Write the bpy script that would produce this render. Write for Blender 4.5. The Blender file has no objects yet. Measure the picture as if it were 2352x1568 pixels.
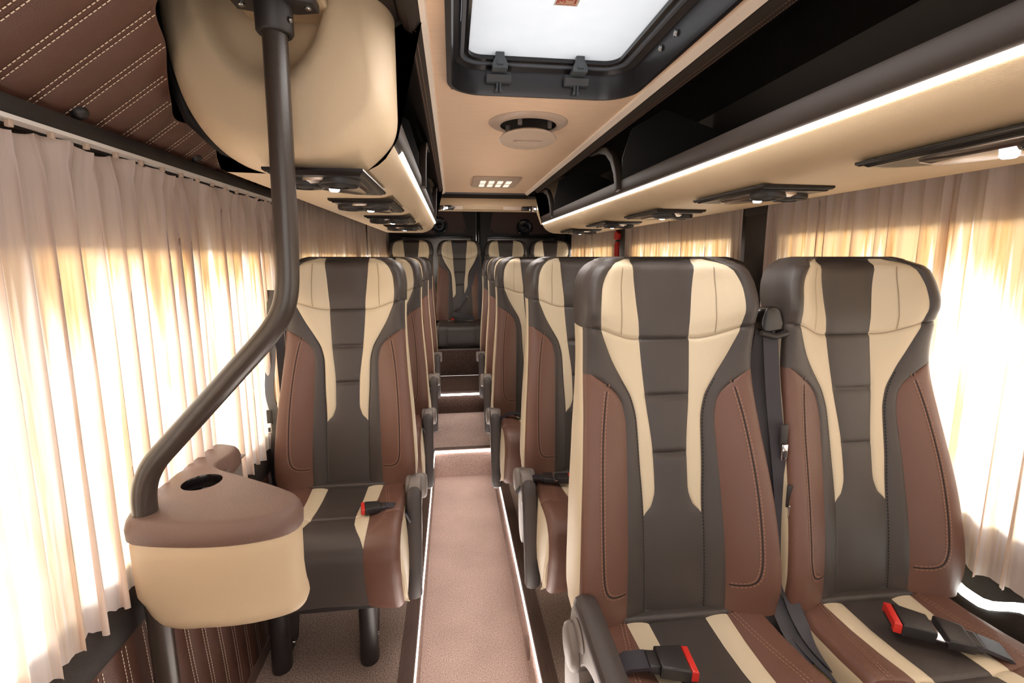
import bpy, bmesh, math, random
from mathutils import Vector, Matrix
random.seed(7)
PI = math.pi
SC = bpy.context.scene
COL = SC.collection

# ------------------------------------------------------------------ materials
def new_mat(name):
    m = bpy.data.materials.new(name); m.use_nodes = True
    nt = m.node_tree; nt.nodes.clear()
    out = nt.nodes.new('ShaderNodeOutputMaterial')
    return m, nt, out

def N(nt, t, **kw):
    n = nt.nodes.new(t)
    for k, v in kw.items():
        if k in n.inputs.keys(): n.inputs[k].default_value = v
        else: setattr(n, k, v)
    return n

def srgb(r, g, b):
    f = lambda c: (c/255/12.92) if c/255 <= .04045 else ((c/255+.055)/1.055)**2.4
    return (f(r), f(g), f(b), 1)

def pbr(name, col, rough=.5, metal=0, bump=0, bscale=400, var=.08, vscale=6, spec=.5, coat=0, stretch=None):
    m, nt, out = new_mat(name)
    p = N(nt, 'ShaderNodeBsdfPrincipled')
    p.inputs['Roughness'].default_value = rough; p.inputs['Metallic'].default_value = metal
    p.inputs['Specular IOR Level'].default_value = spec; p.inputs['Coat Weight'].default_value = coat
    tc = N(nt, 'ShaderNodeTexCoord')
    vec = tc.outputs['Object']
    if stretch:
        mp = N(nt, 'ShaderNodeMapping'); mp.inputs['Scale'].default_value = stretch
        nt.links.new(vec, mp.inputs['Vector']); vec = mp.outputs['Vector']
    nz = N(nt, 'ShaderNodeTexNoise', Scale=vscale, Detail=4.0)
    nt.links.new(vec, nz.inputs['Vector'])
    mx = N(nt, 'ShaderNodeMix', data_type='RGBA')
    c2 = tuple(max(0, c*(1-var)) for c in col[:3])+(1,); c1 = tuple(min(1, c*(1+var)) for c in col[:3])+(1,)
    mx.inputs[6].default_value = c2; mx.inputs[7].default_value = c1
    nt.links.new(nz.outputs['Fac'], mx.inputs[0]); nt.links.new(mx.outputs[2], p.inputs['Base Color'])
    if bump:
        vn = N(nt, 'ShaderNodeTexVoronoi', Scale=bscale)
        nt.links.new(vec, vn.inputs['Vector'])
        bp = N(nt, 'ShaderNodeBump', Strength=bump, Distance=.001)
        nt.links.new(vn.outputs['Distance'], bp.inputs['Height']); nt.links.new(bp.outputs['Normal'], p.inputs['Normal'])
    nt.links.new(p.outputs[0], out.inputs[0])
    return m

def carpet_mat(name, dark, mid, light, scale=260):
    m, nt, out = new_mat(name)
    p = N(nt, 'ShaderNodeBsdfPrincipled', Roughness=.95); p.inputs['Specular IOR Level'].default_value = .1
    tc = N(nt, 'ShaderNodeTexCoord')
    a = N(nt, 'ShaderNodeTexNoise', Scale=scale, Detail=3.0, Roughness=.7); b = N(nt, 'ShaderNodeTexNoise', Scale=5.0, Detail=3.0)
    nt.links.new(tc.outputs['Object'], a.inputs['Vector']); nt.links.new(tc.outputs['Object'], b.inputs['Vector'])
    r = N(nt, 'ShaderNodeValToRGB')
    r.color_ramp.elements[0].position = .34; r.color_ramp.elements[0].color = dark
    r.color_ramp.elements[1].position = .66; r.color_ramp.elements[1].color = light
    e = r.color_ramp.elements.new(.5); e.color = mid
    nt.links.new(a.outputs['Fac'], r.inputs['Fac'])
    mx = N(nt, 'ShaderNodeMix', data_type='RGBA', blend_type='MULTIPLY'); mx.inputs[0].default_value = .35
    nt.links.new(r.outputs['Color'], mx.inputs[6]); nt.links.new(b.outputs['Fac'], mx.inputs[7])
    nt.links.new(mx.outputs[2], p.inputs['Base Color'])
    bp = N(nt, 'ShaderNodeBump', Strength=.5, Distance=.003)
    nt.links.new(a.outputs['Fac'], bp.inputs['Height']); nt.links.new(bp.outputs['Normal'], p.inputs['Normal'])
    nt.links.new(p.outputs[0], out.inputs[0])
    return m

def emit(name, col, s):
    m, nt, out = new_mat(name)
    e = N(nt, 'ShaderNodeEmission', Strength=s); e.inputs['Color'].default_value = col
    nt.links.new(e.outputs[0], out.inputs[0]); return m

def curtain_mat():
    m, nt, out = new_mat('curtain_cloth')
    tc = N(nt, 'ShaderNodeTexCoord')
    mp = N(nt, 'ShaderNodeMapping'); mp.inputs['Scale'].default_value = (8, 30, 1.2)
    nz = N(nt, 'ShaderNodeTexNoise', Scale=1.0, Detail=3.0)
    nt.links.new(tc.outputs['Object'], mp.inputs['Vector']); nt.links.new(mp.outputs['Vector'], nz.inputs['Vector'])
    mx = N(nt, 'ShaderNodeMix', data_type='RGBA')
    mx.inputs[6].default_value = srgb(222, 200, 190); mx.inputs[7].default_value = srgb(246, 232, 225)
    nt.links.new(nz.outputs['Fac'], mx.inputs[0])
    d = N(nt, 'ShaderNodeBsdfDiffuse'); nt.links.new(mx.outputs[2], d.inputs['Color'])
    t = N(nt, 'ShaderNodeBsdfTranslucent')
    mp2 = N(nt, 'ShaderNodeMapping'); mp2.inputs['Scale'].default_value = (4, 34, 1.6)
    nz2 = N(nt, 'ShaderNodeTexNoise', Scale=1.0, Detail=4.0, Roughness=.6)
    nt.links.new(tc.outputs['Object'], mp2.inputs['Vector']); nt.links.new(mp2.outputs['Vector'], nz2.inputs['Vector'])
    cr2 = N(nt, 'ShaderNodeValToRGB'); cr2.color_ramp.elements[0].position = .34; cr2.color_ramp.elements[0].color = (.50, .34, .17, 1)  # yellow streaks painted in for the glow through overlapping folds
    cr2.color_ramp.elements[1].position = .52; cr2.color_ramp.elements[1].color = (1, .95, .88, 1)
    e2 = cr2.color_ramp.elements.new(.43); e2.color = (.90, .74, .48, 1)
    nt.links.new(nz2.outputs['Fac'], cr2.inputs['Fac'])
    # jagged upper limit of the window glow, painted into the translucent colour
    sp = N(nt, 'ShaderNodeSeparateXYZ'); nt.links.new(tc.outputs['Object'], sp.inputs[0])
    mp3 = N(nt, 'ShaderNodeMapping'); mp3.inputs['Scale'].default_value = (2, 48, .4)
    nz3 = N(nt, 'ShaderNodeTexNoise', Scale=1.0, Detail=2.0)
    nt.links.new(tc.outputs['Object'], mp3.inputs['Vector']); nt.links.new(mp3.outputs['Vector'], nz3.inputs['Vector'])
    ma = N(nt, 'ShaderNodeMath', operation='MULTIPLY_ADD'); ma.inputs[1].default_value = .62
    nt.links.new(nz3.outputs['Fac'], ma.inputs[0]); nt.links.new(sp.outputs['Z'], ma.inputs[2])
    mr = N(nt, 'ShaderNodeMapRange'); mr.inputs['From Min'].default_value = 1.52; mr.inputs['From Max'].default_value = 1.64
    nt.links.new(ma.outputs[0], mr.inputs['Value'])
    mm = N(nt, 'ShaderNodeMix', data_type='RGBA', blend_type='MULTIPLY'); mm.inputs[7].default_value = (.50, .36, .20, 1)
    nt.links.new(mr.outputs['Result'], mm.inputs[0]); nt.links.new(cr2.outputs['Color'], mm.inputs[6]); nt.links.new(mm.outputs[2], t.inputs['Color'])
    s = N(nt, 'ShaderNodeMixShader'); s.inputs[0].default_value = .46
    nt.links.new(d.outputs[0], s.inputs[1]); nt.links.new(t.outputs[0], s.inputs[2])
    bp = N(nt, 'ShaderNodeBump', Strength=.15, Distance=.001)
    wv = N(nt, 'ShaderNodeTexNoise', Scale=900.0)
    nt.links.new(tc.outputs['Object'], wv.inputs['Vector']); nt.links.new(wv.outputs['Fac'], bp.inputs['Height'])
    nt.links.new(bp.outputs['Normal'], d.inputs['Normal'])
    nt.links.new(s.outputs[0], out.inputs[0]); return m

def glass_mat(name, col=(1, 1, 1, 1), gl=.08):
    m, nt, out = new_mat(name)
    t = N(nt, 'ShaderNodeBsdfTransparent'); t.inputs['Color'].default_value = col
    g = N(nt, 'ShaderNodeBsdfGlossy', Roughness=.03)
    s = N(nt, 'ShaderNodeMixShader'); s.inputs[0].default_value = gl
    nt.links.new(t.outputs[0], s.inputs[1]); nt.links.new(g.outputs[0], s.inputs[2]); nt.links.new(s.outputs[0], out.inputs[0])
    return m

def milky_mat(name):
    m, nt, out = new_mat(name)
    d = N(nt, 'ShaderNodeBsdfTranslucent'); pass
    g = N(nt, 'ShaderNodeBsdfPrincipled', Roughness=.25); g.inputs['Base Color'].default_value = (.8, .8, .8, 1)
    nz = N(nt, 'ShaderNodeTexNoise', Scale=18.0, Detail=6.0)
    tc = N(nt, 'ShaderNodeTexCoord'); nt.links.new(tc.outputs['Object'], nz.inputs['Vector'])
    cr = N(nt, 'ShaderNodeValToRGB'); cr.color_ramp.elements[0].color = (.45, .46, .47, 1); cr.color_ramp.elements[1].color = (.52, .52, .525, 1)
    nt.links.new(nz.outputs['Fac'], cr.inputs['Fac']); nt.links.new(cr.outputs['Color'], d.inputs['Color'])
    s = N(nt, 'ShaderNodeMixShader'); s.inputs[0].default_value = .35
    nt.links.new(d.outputs[0], s.inputs[1]); nt.links.new(g.outputs[0], s.inputs[2]); nt.links.new(s.outputs[0], out.inputs[0])
    return m

M = {}
M['cream'] = pbr('cream_leather', srgb(208, 193, 166), .42, bump=.25, bscale=900, var=.04)
M['charcoal'] = pbr('charcoal_leather', srgb(66, 59, 56), .38, bump=.3, bscale=900, var=.1)
M['brown'] = pbr('brown_leather', srgb(106, 74, 62), .37, bump=.35, bscale=800, var=.1)
M['quilt'] = pbr('quilted_brown_leather', srgb(90, 60, 49), .40, bump=.35, bscale=700, var=.12)
M['thread'] = pbr('cream_thread', srgb(228, 212, 190), .7, var=.1)
M['tan_thread'] = pbr('tan_thread', srgb(150, 112, 94), .7, var=.1)
M['dark_thread'] = pbr('dark_thread', srgb(30, 26, 24), .8)
M['plastic'] = pbr('black_plastic', srgb(42, 38, 38), .42, bump=.15, bscale=1200, var=.08)
M['gloss'] = pbr('gloss_black', srgb(28, 24, 24), .18)
M['grey'] = pbr('grey_plastic', srgb(120, 111, 106), .5, bump=.1, bscale=900, var=.06)
M['padgrey'] = pbr('soft_dark_pad', srgb(62, 54, 52), .5, bump=.25, bscale=900)
M['pole'] = pbr('powder_coated_pole', srgb(60, 52, 47), .28, bump=.12, bscale=700, var=.06, spec=.6)
M['rackcream'] = pbr('rack_cream_leather', srgb(196, 174, 144), .5, bump=.25, bscale=700, var=.04)
M['rackdark'] = pbr('rack_dark_leather', srgb(46, 38, 34), .55, bump=.2, bscale=700, var=.1, spec=.25)
M['rackblack'] = pbr('rack_black_lining', srgb(30, 26, 25), .5, bump=.2, bscale=700, var=.1)
M['ceiling'] = pbr('ceiling_fabric', srgb(236, 204, 174), .85, bump=.2, bscale=500, var=.10, vscale=1.0, stretch=(14, 140, 14))
M['trim'] = pbr('pale_trim', srgb(250, 236, 222), .45, var=.02)
M['blackwall'] = pbr('black_wall_lining', srgb(46, 40, 38), .55, bump=.3, bscale=600, var=.1)
M['console_top'] = pbr('console_dark_leather', srgb(112, 88, 78), .48, bump=.6, bscale=500, var=.06)
M['bowl'] = pbr('dim_chrome', srgb(150, 142, 140), .22, metal=1, var=.02)
M['chrome'] = pbr('chrome', srgb(225, 225, 232), .12, metal=1, var=.02)
M['steel'] = pbr('brushed_steel', srgb(170, 168, 165), .3, metal=1, var=.05)
M['greyseal'] = pbr('grey_rubber', srgb(96, 100, 108), .5, var=.08)
M['hatch'] = pbr('hatch_black_metal', srgb(52, 50, 52), .3, metal=.3, var=.1)
M['latch'] = pbr('latch_grey', srgb(78, 82, 86), .35, var=.06)
M['red'] = pbr('red_plastic', srgb(205, 48, 40), .35, var=.05)
M['belt'] = pbr('belt_webbing', srgb(44, 40, 48), .38, bump=.4, bscale=1500, var=.15, spec=.7)
M['rib'] = pbr('ribbed_step_edge', srgb(112, 90, 80), .4, var=.1)
M['vent'] = pbr('vent_beige_plastic', srgb(190, 168, 150), .35, var=.04)
M['aisle'] = carpet_mat('aisle_carpet', srgb(154, 128, 118), srgb(216, 186, 174), srgb(246, 228, 220))
M['podium'] = carpet_mat('podium_carpet', srgb(112, 94, 86), srgb(178, 154, 142), srgb(226, 206, 194))
M['rearcarpet'] = carpet_mat('rear_carpet', srgb(60, 48, 46), srgb(98, 78, 70), srgb(130, 108, 98))
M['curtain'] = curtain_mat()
M['seam'] = pbr('cream_seam', srgb(150, 132, 108), .6)
M['doorpanel'] = pbr('door_panel', srgb(86, 66, 64), .5, bump=.3, bscale=700)
M['cone'] = pbr('speaker_cone', srgb(34, 38, 48), .25)
M['glass'] = glass_mat('window_glass')
M['milky'] = milky_mat('milky_pane')
M['led'] = emit('led_light', (1.0, .88, .80, 1), 15)
M['ledrack'] = emit('led_light_rack', (1.0, .90, .78, 1), 10)
M['ledpanel'] = emit('led_light_side', (.92, .95, .88, 1), 7)
M['spot'] = emit('spot_light', (.85, .92, 1, 1), 9)
M['lens'] = emit('ceiling_led', (1, .82, .66, 1), 1.2)
M['white'] = pbr('white_plastic', srgb(226, 220, 214), .4)
M['label'] = pbr('sticker_beige', srgb(214, 176, 150), .5)
M['labelred'] = pbr('sticker_red', srgb(190, 30, 34), .5)

# ------------------------------------------------------------------ mesh helpers
class MB:
    def __init__(s): s.v = []; s.f = []; s.m = []; s.mats = []
    def mi(s, m):
        if m not in s.mats: s.mats.append(m)
        return s.mats.index(m)
    def add(s, vs, fs, mat):
        b = len(s.v); s.v += [tuple(v) for v in vs]; k = s.mi(mat)
        for f in fs: s.f.append(tuple(b+i for i in f)); s.m.append(k)
    def grid(s, rows, mat, close=False, flip=False):
        nr = len(rows); nc = len(rows[0]); vs = [p for r in rows for p in r]; fs = []
        for i in range(nr-1):
            for j in range(nc if close else nc-1):
                a, b, c, d = i*nc+j, i*nc+(j+1) % nc, (i+1)*nc+(j+1) % nc, (i+1)*nc+j
                fs.append((d, c, b, a) if flip else (a, b, c, d))
        s.add(vs, fs, mat)
    def box(s, lo, hi, mat, bev=0):
        bm = bmesh.new(); bmesh.ops.create_cube(bm, size=1)
        for v in bm.verts:
            v.co = Vector([lo[i]+(v.co[i]+.5)*(hi[i]-lo[i]) for i in range(3)])
        if bev: bmesh.ops.bevel(bm, geom=bm.edges[:], offset=bev, segments=3, affect='EDGES', profile=.5)
        s.from_bm(bm, mat)
    def from_bm(s, bm, mat, mtx=None):
        bm.verts.index_update()
        vs = [(mtx @ v.co if mtx else v.co) for v in bm.verts]
        s.add(vs, [[v.index for v in f.verts] for f in bm.faces], mat); bm.free()
    def prism(s, poly, a, b, axis, mat, bev=0, seg=3):
        """poly: list of 2D points; extruded from a to b along axis 0/1/2 (the 2D points take the other axes in order)"""
        bm = bmesh.new()
        def P(p, t):
            l = list(p); l.insert(axis, t); return l
        v0 = [bm.verts.new(P(p, a)) for p in poly]; v1 = [bm.verts.new(P(p, b)) for p in poly]
        f0 = bm.faces.new(v0); f1 = bm.faces.new(v1[::-1]); n = len(poly)
        for i in range(n): bm.faces.new((v0[i], v1[i], v1[(i+1) % n], v0[(i+1) % n]))
        bmesh.ops.recalc_face_normals(bm, faces=bm.faces)
        if bev:
            es = [e for e in bm.edges if (e.verts[0] in v0) == (e.verts[1] in v0)]
            bmesh.ops.bevel(bm, geom=es, offset=bev, segments=seg, affect='EDGES', profile=.5)
        bm.verts.index_update(); s.from_bm(bm, mat)
    def tube(s, pts, r, mat, n=12, caps=True):
        pts = [Vector(p) for p in pts]; rows = []; up = None
        for i, p in enumerate(pts):
            t = (pts[min(i+1, len(pts)-1)]-pts[max(i-1, 0)]).normalized()
            if up is None:
                up = Vector((0, 0, 1)) if abs(t.z) < .9 else Vector((0, 1, 0))
            a = (up-t*up.dot(t)).normalized(); up = a; b = t.cross(a)
            rr = r(i) if callable(r) else r
            rows.append([p+a*math.cos(2*PI*k/n)*rr+b*math.sin(2*PI*k/n)*rr for k in range(n)])
        s.grid(rows, mat, close=True)
        if caps:
            s.add(rows[0], [tuple(range(n))[::-1]], mat); s.add(rows[-1], [tuple(range(n))], mat)
    def lathe(s, prof, mat, mtx=None, n=32):
        rows = []
        for r, z in prof:
            rows.append([Vector((r*math.cos(2*PI*k/n), r*math.sin(2*PI*k/n), z)) for k in range(n)])
        if mtx: rows = [[mtx @ p for p in r] for r in rows]
        s.grid(rows, mat, close=True)
    def ribbon(s, pts, w, mat, t=.0012):
        """flat strap along pts; w: width vector at every point"""
        pts = [Vector(p) for p in pts]; rows = []
        for i, p in enumerate(pts):
            ww = Vector(w[i]) if isinstance(w, list) else Vector(w)
            tg = (pts[min(i+1, len(pts)-1)]-pts[max(i-1, 0)]).normalized()
            nn = tg.cross(ww).normalized()*t
            rows.append([p-ww/2+nn, p+ww/2+nn, p+ww/2-nn, p-ww/2-nn])
        s.grid(rows, mat, close=True); s.add(rows[0], [(3, 2, 1, 0)], mat); s.add(rows[-1], [(0, 1, 2, 3)], mat)
    def mesh(s, name, smooth=True, angle=40):
        me = bpy.data.meshes.new(name); me.from_pydata(s.v, [], s.f)
        for m in s.mats: me.materials.append(M[m])
        me.polygons.foreach_set('material_index', s.m)
        bm = bmesh.new(); bm.from_mesh(me)
        bmesh.ops.remove_doubles(bm, verts=bm.verts, dist=1e-5)
        bmesh.ops.recalc_face_normals(bm, faces=bm.faces)
        if smooth:
            lim = math.radians(angle)
            for f in bm.faces: f.smooth = True
            for e in bm.edges:
                if len(e.link_faces) == 2 and e.calc_face_angle(0) > lim: e.smooth = False
        bm.to_mesh(me); bm.free()
        return me
    def build(s, name, parent=None, smooth=True, angle=40):
        return link(name, s.mesh(name, smooth, angle), parent)

def link(name, me, parent=None):
    o = bpy.data.objects.new(name, me); COL.objects.link(o)
    if parent: o.parent = parent
    return o
def tag(o, label=None, cat=None, group=None, kind=None):
    if label: o['label'] = label
    if cat: o['category'] = cat
    if group: o['group'] = group
    if kind: o['kind'] = kind
    return o
def thing(name, label, cat, loc=(0, 0, 0), group=None):
    o = bpy.data.objects.new(name, None); COL.objects.link(o); o.location = loc; o.empty_display_size = .05
    return tag(o, label, cat, group)
def struct(name, mb, **kw):
    return tag(mb.build(name, **kw), kind='structure')

def lerp(a, b, t): return a+(b-a)*t
def sstep(a, b, x):
    t = max(0, min(1, (x-a)/(b-a))); return t*t*(3-2*t)
def table(tb, x):
    """smooth interpolation through (x, value) pairs"""
    if x <= tb[0][0]: return tb[0][1]
    if x >= tb[-1][0]: return tb[-1][1]
    for i in range(len(tb)-1):
        if tb[i][0] <= x <= tb[i+1][0]:
            x0, y0 = tb[i]; x1, y1 = tb[i+1]; h = x1-x0
            def sl(k):
                if k <= 0 or k >= len(tb)-1:
                    return 0
                a = (tb[k][1]-tb[k-1][1])/(tb[k][0]-tb[k-1][0]); b = (tb[k+1][1]-tb[k][1])/(tb[k+1][0]-tb[k][0])
                return 0 if a*b <= 0 else 2*a*b/(a+b)
            m0, m1 = sl(i), sl(i+1); t = (x-x0)/h
            return (2*t**3-3*t*t+1)*y0+(t**3-2*t*t+t)*h*m0+(-2*t**3+3*t*t)*y1+(t**3-t*t)*h*m1

# ------------------------------------------------------------------ the seat (faces -y; origin on the floor under the front of the back)
# heights are local z; seam positions are half widths from the centre line
ZB, ZT, ZS = .500, 1.335, 1.142          # bottom, top, headrest seam
S_T = [(.50, .078), (.728, .078), (.732, .076), (.752, .056), (.79, .045), (.87, .046), (1.005, .060), (1.10, .067), (1.142, .069), (1.145, .069), (1.24, .077), (1.335, .085)]
B_T = [(.50, .078), (.728, .078), (.79, .080), (.84, .083), (.95, .087), (1.0, .098), (1.05, .126), (1.10, .163), (1.142, .186), (1.20, .191), (1.26, .187), (1.30, .172), (1.32, .152), (1.33, .130), (1.335, .110)]
N_T = [(.50, .131), (.85, .122), (.94, .119), (.99, .126), (1.02, .144), (1.045, .180), (1.065, .214)]
E_T = [(.50, .243), (.55, .248), (.72, .240), (.90, .224), (1.00, .216), (1.08, .213), (1.15, .216), (1.22, .217), (1.27, .212), (1.305, .198), (1.325, .176), (1.335, .156)]
D_T = [(.50, .045), (.60, .058), (.75, .055), (.95, .036), (1.06, .026), (1.15, .046), (1.24, .064), (1.335, .055)]   # how far the sides come forward
R_T = [(.50, 0), (.62, .010), (.80, .042), (1.0, .085), (1.15, .118), (1.335, .150)]
CR = [(1.142, .121), (1.25, .121), (1.335, .116)]
def e_(z): return table(E_T, z)*.955
def b_(z): return min(table(B_T, z)*.95, e_(z)-.008)
def s_(z): return min(table(S_T, z)*.95, b_(z))
def n_(z):
    if z > 1.065: return e_(z)
    return max(b_(z)+.004, min(table(N_T, z)*.955, e_(z)))
def yfront(u, z):
    e = e_(z); q = abs(u)/e
    y = table(R_T, z)-table(D_T, z)*sstep(.25, .98, q)+.004*(1-q*q)
    if z > ZS: y -= .006*sstep(ZS, ZS+.05, z)
    y += .004*math.exp(-((z-ZS)/.005)**2)
    if abs(u) < s_(z)+.001 and z < ZS:
        for zc in (1.005, .870):
            y += .007*math.exp(-((z-zc)/.007)**2)*(1-(abs(u)/(s_(z)+.001))**8)
    y += .035*sstep(ZT-.03, ZT, z)**2
    return y
def ysurf(u, z):
    u = abs(u); y = yfront(u, z); e, b, s, n = e_(z), b_(z), s_(z), n_(z)
    for a0, a1 in ((-s, s), (s, b), (b, n), (n, e)):
        if a0 <= u <= a1 and a1-a0 > .004:
            t = (u-a0)/(a1-a0); return y-.0045*min(1, (a1-a0)/.03)*(1-(2*t-1)**4)
    return y

def backrest_meshes():
    zs = set()
    k = 60
    for i in range(k+1): zs.add(round(lerp(ZB, ZT, i/k), 4))
    for zc in (1.005, .870, ZS):
        for d in (-.014, -.009, -.005, -.002, .0, .002, .005, .009, .014): zs.add(round(zc+d, 4))
    for z in (1.318, 1.328, 1.333, .728, .731, .503, .508, 1.065, 1.06, 1.05, 1.04, .745, .755): zs.add(z)
    zs = sorted(zs)
    zs = [z for i, z in enumerate(zs) if i == 0 or z-zs[i-1] > .0012]
    parts = {k: MB() for k in ('headrest', 'center_panel', 'cream_insert_a', 'cream_insert_b', 'side_bolster_a', 'side_bolster_b', 'back_shell')}
    rows = []
    for v in zs:
        e, b, s, n = e_(v), b_(v), s_(v), n_(v)
        pts = []     # (x, y, z, key of the strip that ends at this point)
        def P(u, key, dy=0):
            w = .036*sstep(.35, 1.0, u/e)*math.exp(-((v-ZS)/.07)**2)
            pts.append((u, ysurf(u-1e-6 if key != 'C0' else u, v)+dy, v+w, key))
        for t in (0, .2, .4, .6, .8, .93, 1): P(s*t, 'C')
        for t in (.06, .2, .35, .5, .65, .8, .94, 1): P(lerp(s, b, t), 'I')
        for t in (.12, .35, .65, .88, 1): P(lerp(b, n, t), 'B')
        for t in (.05, .15, .3, .5, .7, .85, 1): P(lerp(n, e, t), 'O')
        y0 = pts[-1][1]; zz = pts[-1][2]
        T = lerp(.115, .066, sstep(.9, 1.18, v))
        rr = .018; yb = table(R_T, v)+T*.72
        for a in (30, 60, 90):
            a = math.radians(a); pts.append((e+rr*math.sin(a)*.7, y0+rr*(1-math.cos(a)), zz, 'R'))
        yb = max(yb, y0+rr+.02)
        for t in (.06, .5, 1): pts.append((e+rr*.7+(.003 if t < 1 else 0), lerp(y0+rr, yb, t), zz, 'S'))
        for t in (.04, .15, .5, 1): pts.append(((e+rr*.7)*(1-t), yb+.012*math.sin(min(t*3, 1)*PI/2), v if t > .1 else zz, 'K'))
        rows.append(pts)
    def key(strip, v, side):
        if v > ZS:
            return {'C': ('headrest', 'charcoal'), 'I': ('headrest', 'cream')}.get(strip, ('headrest', 'charcoal'))
        if strip == 'C': return ('center_panel', 'charcoal')
        if strip == 'I': return ('cream_insert_'+side, 'cream')
        if strip == 'B': return ('center_panel', 'charcoal')
        if strip in 'OR':
            return ('side_bolster_'+side, 'brown') if v < 1.062 else ('center_panel', 'charcoal')
        return ('back_shell', 'cream' if strip == 'S' else 'charcoal')
    for i in range(len(rows)-1):
        v = (rows[i][0][2]+rows[i+1][0][2])/2
        for sgn, side in ((1, 'b'), (-1, 'a')):
            for j in range(len(rows[i])-1):
                p, q, r, t = rows[i][j], rows[i][j+1], rows[i+1][j+1], rows[i+1][j]
                if max(abs(p[0]-q[0]), abs(r[0]-t[0]), abs(p[1]-q[1]), abs(r[1]-t[1])) < 2e-4: continue
                part, mat = key(q[3], v, side)
                qd = [(sgn*a[0], a[1], a[2]) for a in (p, q, r, t)]
                parts[part].add(qd, [(0, 1, 2, 3) if sgn > 0 else (3, 2, 1, 0)], mat)
    for r, part, mat in ((rows[-1], 'headrest', 'charcoal'), (rows[0], 'back_shell', 'charcoal')):
        n = len(r); cy = sum(a[1] for a in r)/n
        m_ = .006 if part == 'headrest' else 0
        for sgn in (1, -1):
            ring = [(sgn*a[0], a[1], a[2]) for a in r]; inner = [(sgn*a[0]*.85, lerp(a[1], cy, .4), a[2]+m_) for a in r]
            for j in range(n-1):
                parts[part].add([ring[j], ring[j+1], inner[j+1], inner[j]], [(0, 1, 2, 3)], mat)
            parts[part].add(inner, [tuple(range(n))], mat)
    # stitching on the bolsters
    J = [(.160, 1.045), (.172, .99), (.182, .92), (.189, .84), (.194, .74), (.195, .66), (.194, .62), (.187, .592), (.173, .578), (.152, .571), (.123, .566)]
    for side, sg in (('a', -1), ('b', 1)):
        mb = parts['side_bolster_'+side]
        for off, mat, w, dash in ((-.0048, 'tan_thread', .0011, 1), (.0048, 'tan_thread', .0011, 1), (0, 'dark_thread', .0012, 0)):
            stitch(mb, J, lambda u, z: (sg*u, ysurf(u, z), z), off, mat, w, dash, (0, -1, 0))
    H = parts['headrest']
    for sg in (-1, 1):
        stitch(H, [(table(CR, z), z) for z in [ZS+.004+i*(1.312-ZS)/24 for i in range(25)]], lambda u, z: (sg*u, ysurf(u, z), z+.036*sstep(.35, 1.0, abs(u)/e_(z))*math.exp(-((z-ZS)/.07)**2)), 0, 'seam', .0008, 0, (0, -1, 0), lift=.0022)
        for u0, u1, mt in ((.0, s_(ZS), 'dark_thread'), (s_(ZS), b_(ZS), 'seam'), (b_(ZS), e_(ZS)-.002, 'dark_thread')):
            stitch(H, [(lerp(u0, u1, i/12), ZS) for i in range(13)], lambda u, z: (sg*u, ysurf(u, z), z+.036*sstep(.35, 1.0, abs(u)/e_(z))), 0, mt, .0010, 0, (0, -1, 0), lift=.0025)
    # seam lines of the dark bands
    for sg in (-1, 1):
        L = [(b_(z)+.004, z) for z in [ZB+.004+i*(1.13-ZB)/44 for i in range(45)]]
        stitch(parts['center_panel'], L, lambda u, z: (sg*u, ysurf(u, z), z), .001, 'dark_thread', .0011, 1, (0, -1, 0))
    return {k: v.mesh(k, angle=50) for k, v in parts.items()}

def resample(P, step):
    out = [P[0]]; acc = 0
    for a, b in zip(P[:-1], P[1:]):
        d = math.dist(a, b); t = step-acc
        while t <= d:
            out.append(tuple(lerp(x, y, t/d) for x, y in zip(a, b))); t += step
        acc = (acc+d) % step
    return out
def stitch(mb, P, f, off, mat, w, dash, nrm, ds=.0085, lift=.0007):
    # smooth the polyline, then lay dashes on the surface f(u, z)
    for _ in range(2):
        Q = [P[0]]
        for a, b in zip(P[:-1], P[1:]):
            Q += [tuple(lerp(x, y, .25) for x, y in zip(a, b)), tuple(lerp(x, y, .75) for x, y in zip(a, b))]
        P = Q+[P[-1]]
    R = resample(P, ds)
    nv = Vector(nrm)
    for i in range(len(R)-1):
        a, b = R[i], R[i+1]; d = (b[0]-a[0], b[1]-a[1]); l = math.hypot(*d) or 1; px, pz = -d[1]/l, d[0]/l
        e0, e1 = (.0, .68) if dash else (0, 1.02)
        qs = []
        for t, s in ((e0, -w), (e1, -w), (e1, w), (e0, w)):
            u = lerp(a[0], b[0], t)+px*(off+s); z = lerp(a[1], b[1], t)+pz*(off+s)
            qs.append(Vector(f(u, z))+nv*lift)
        mb.add(qs, [(0, 1, 2, 3)], mat)

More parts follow.
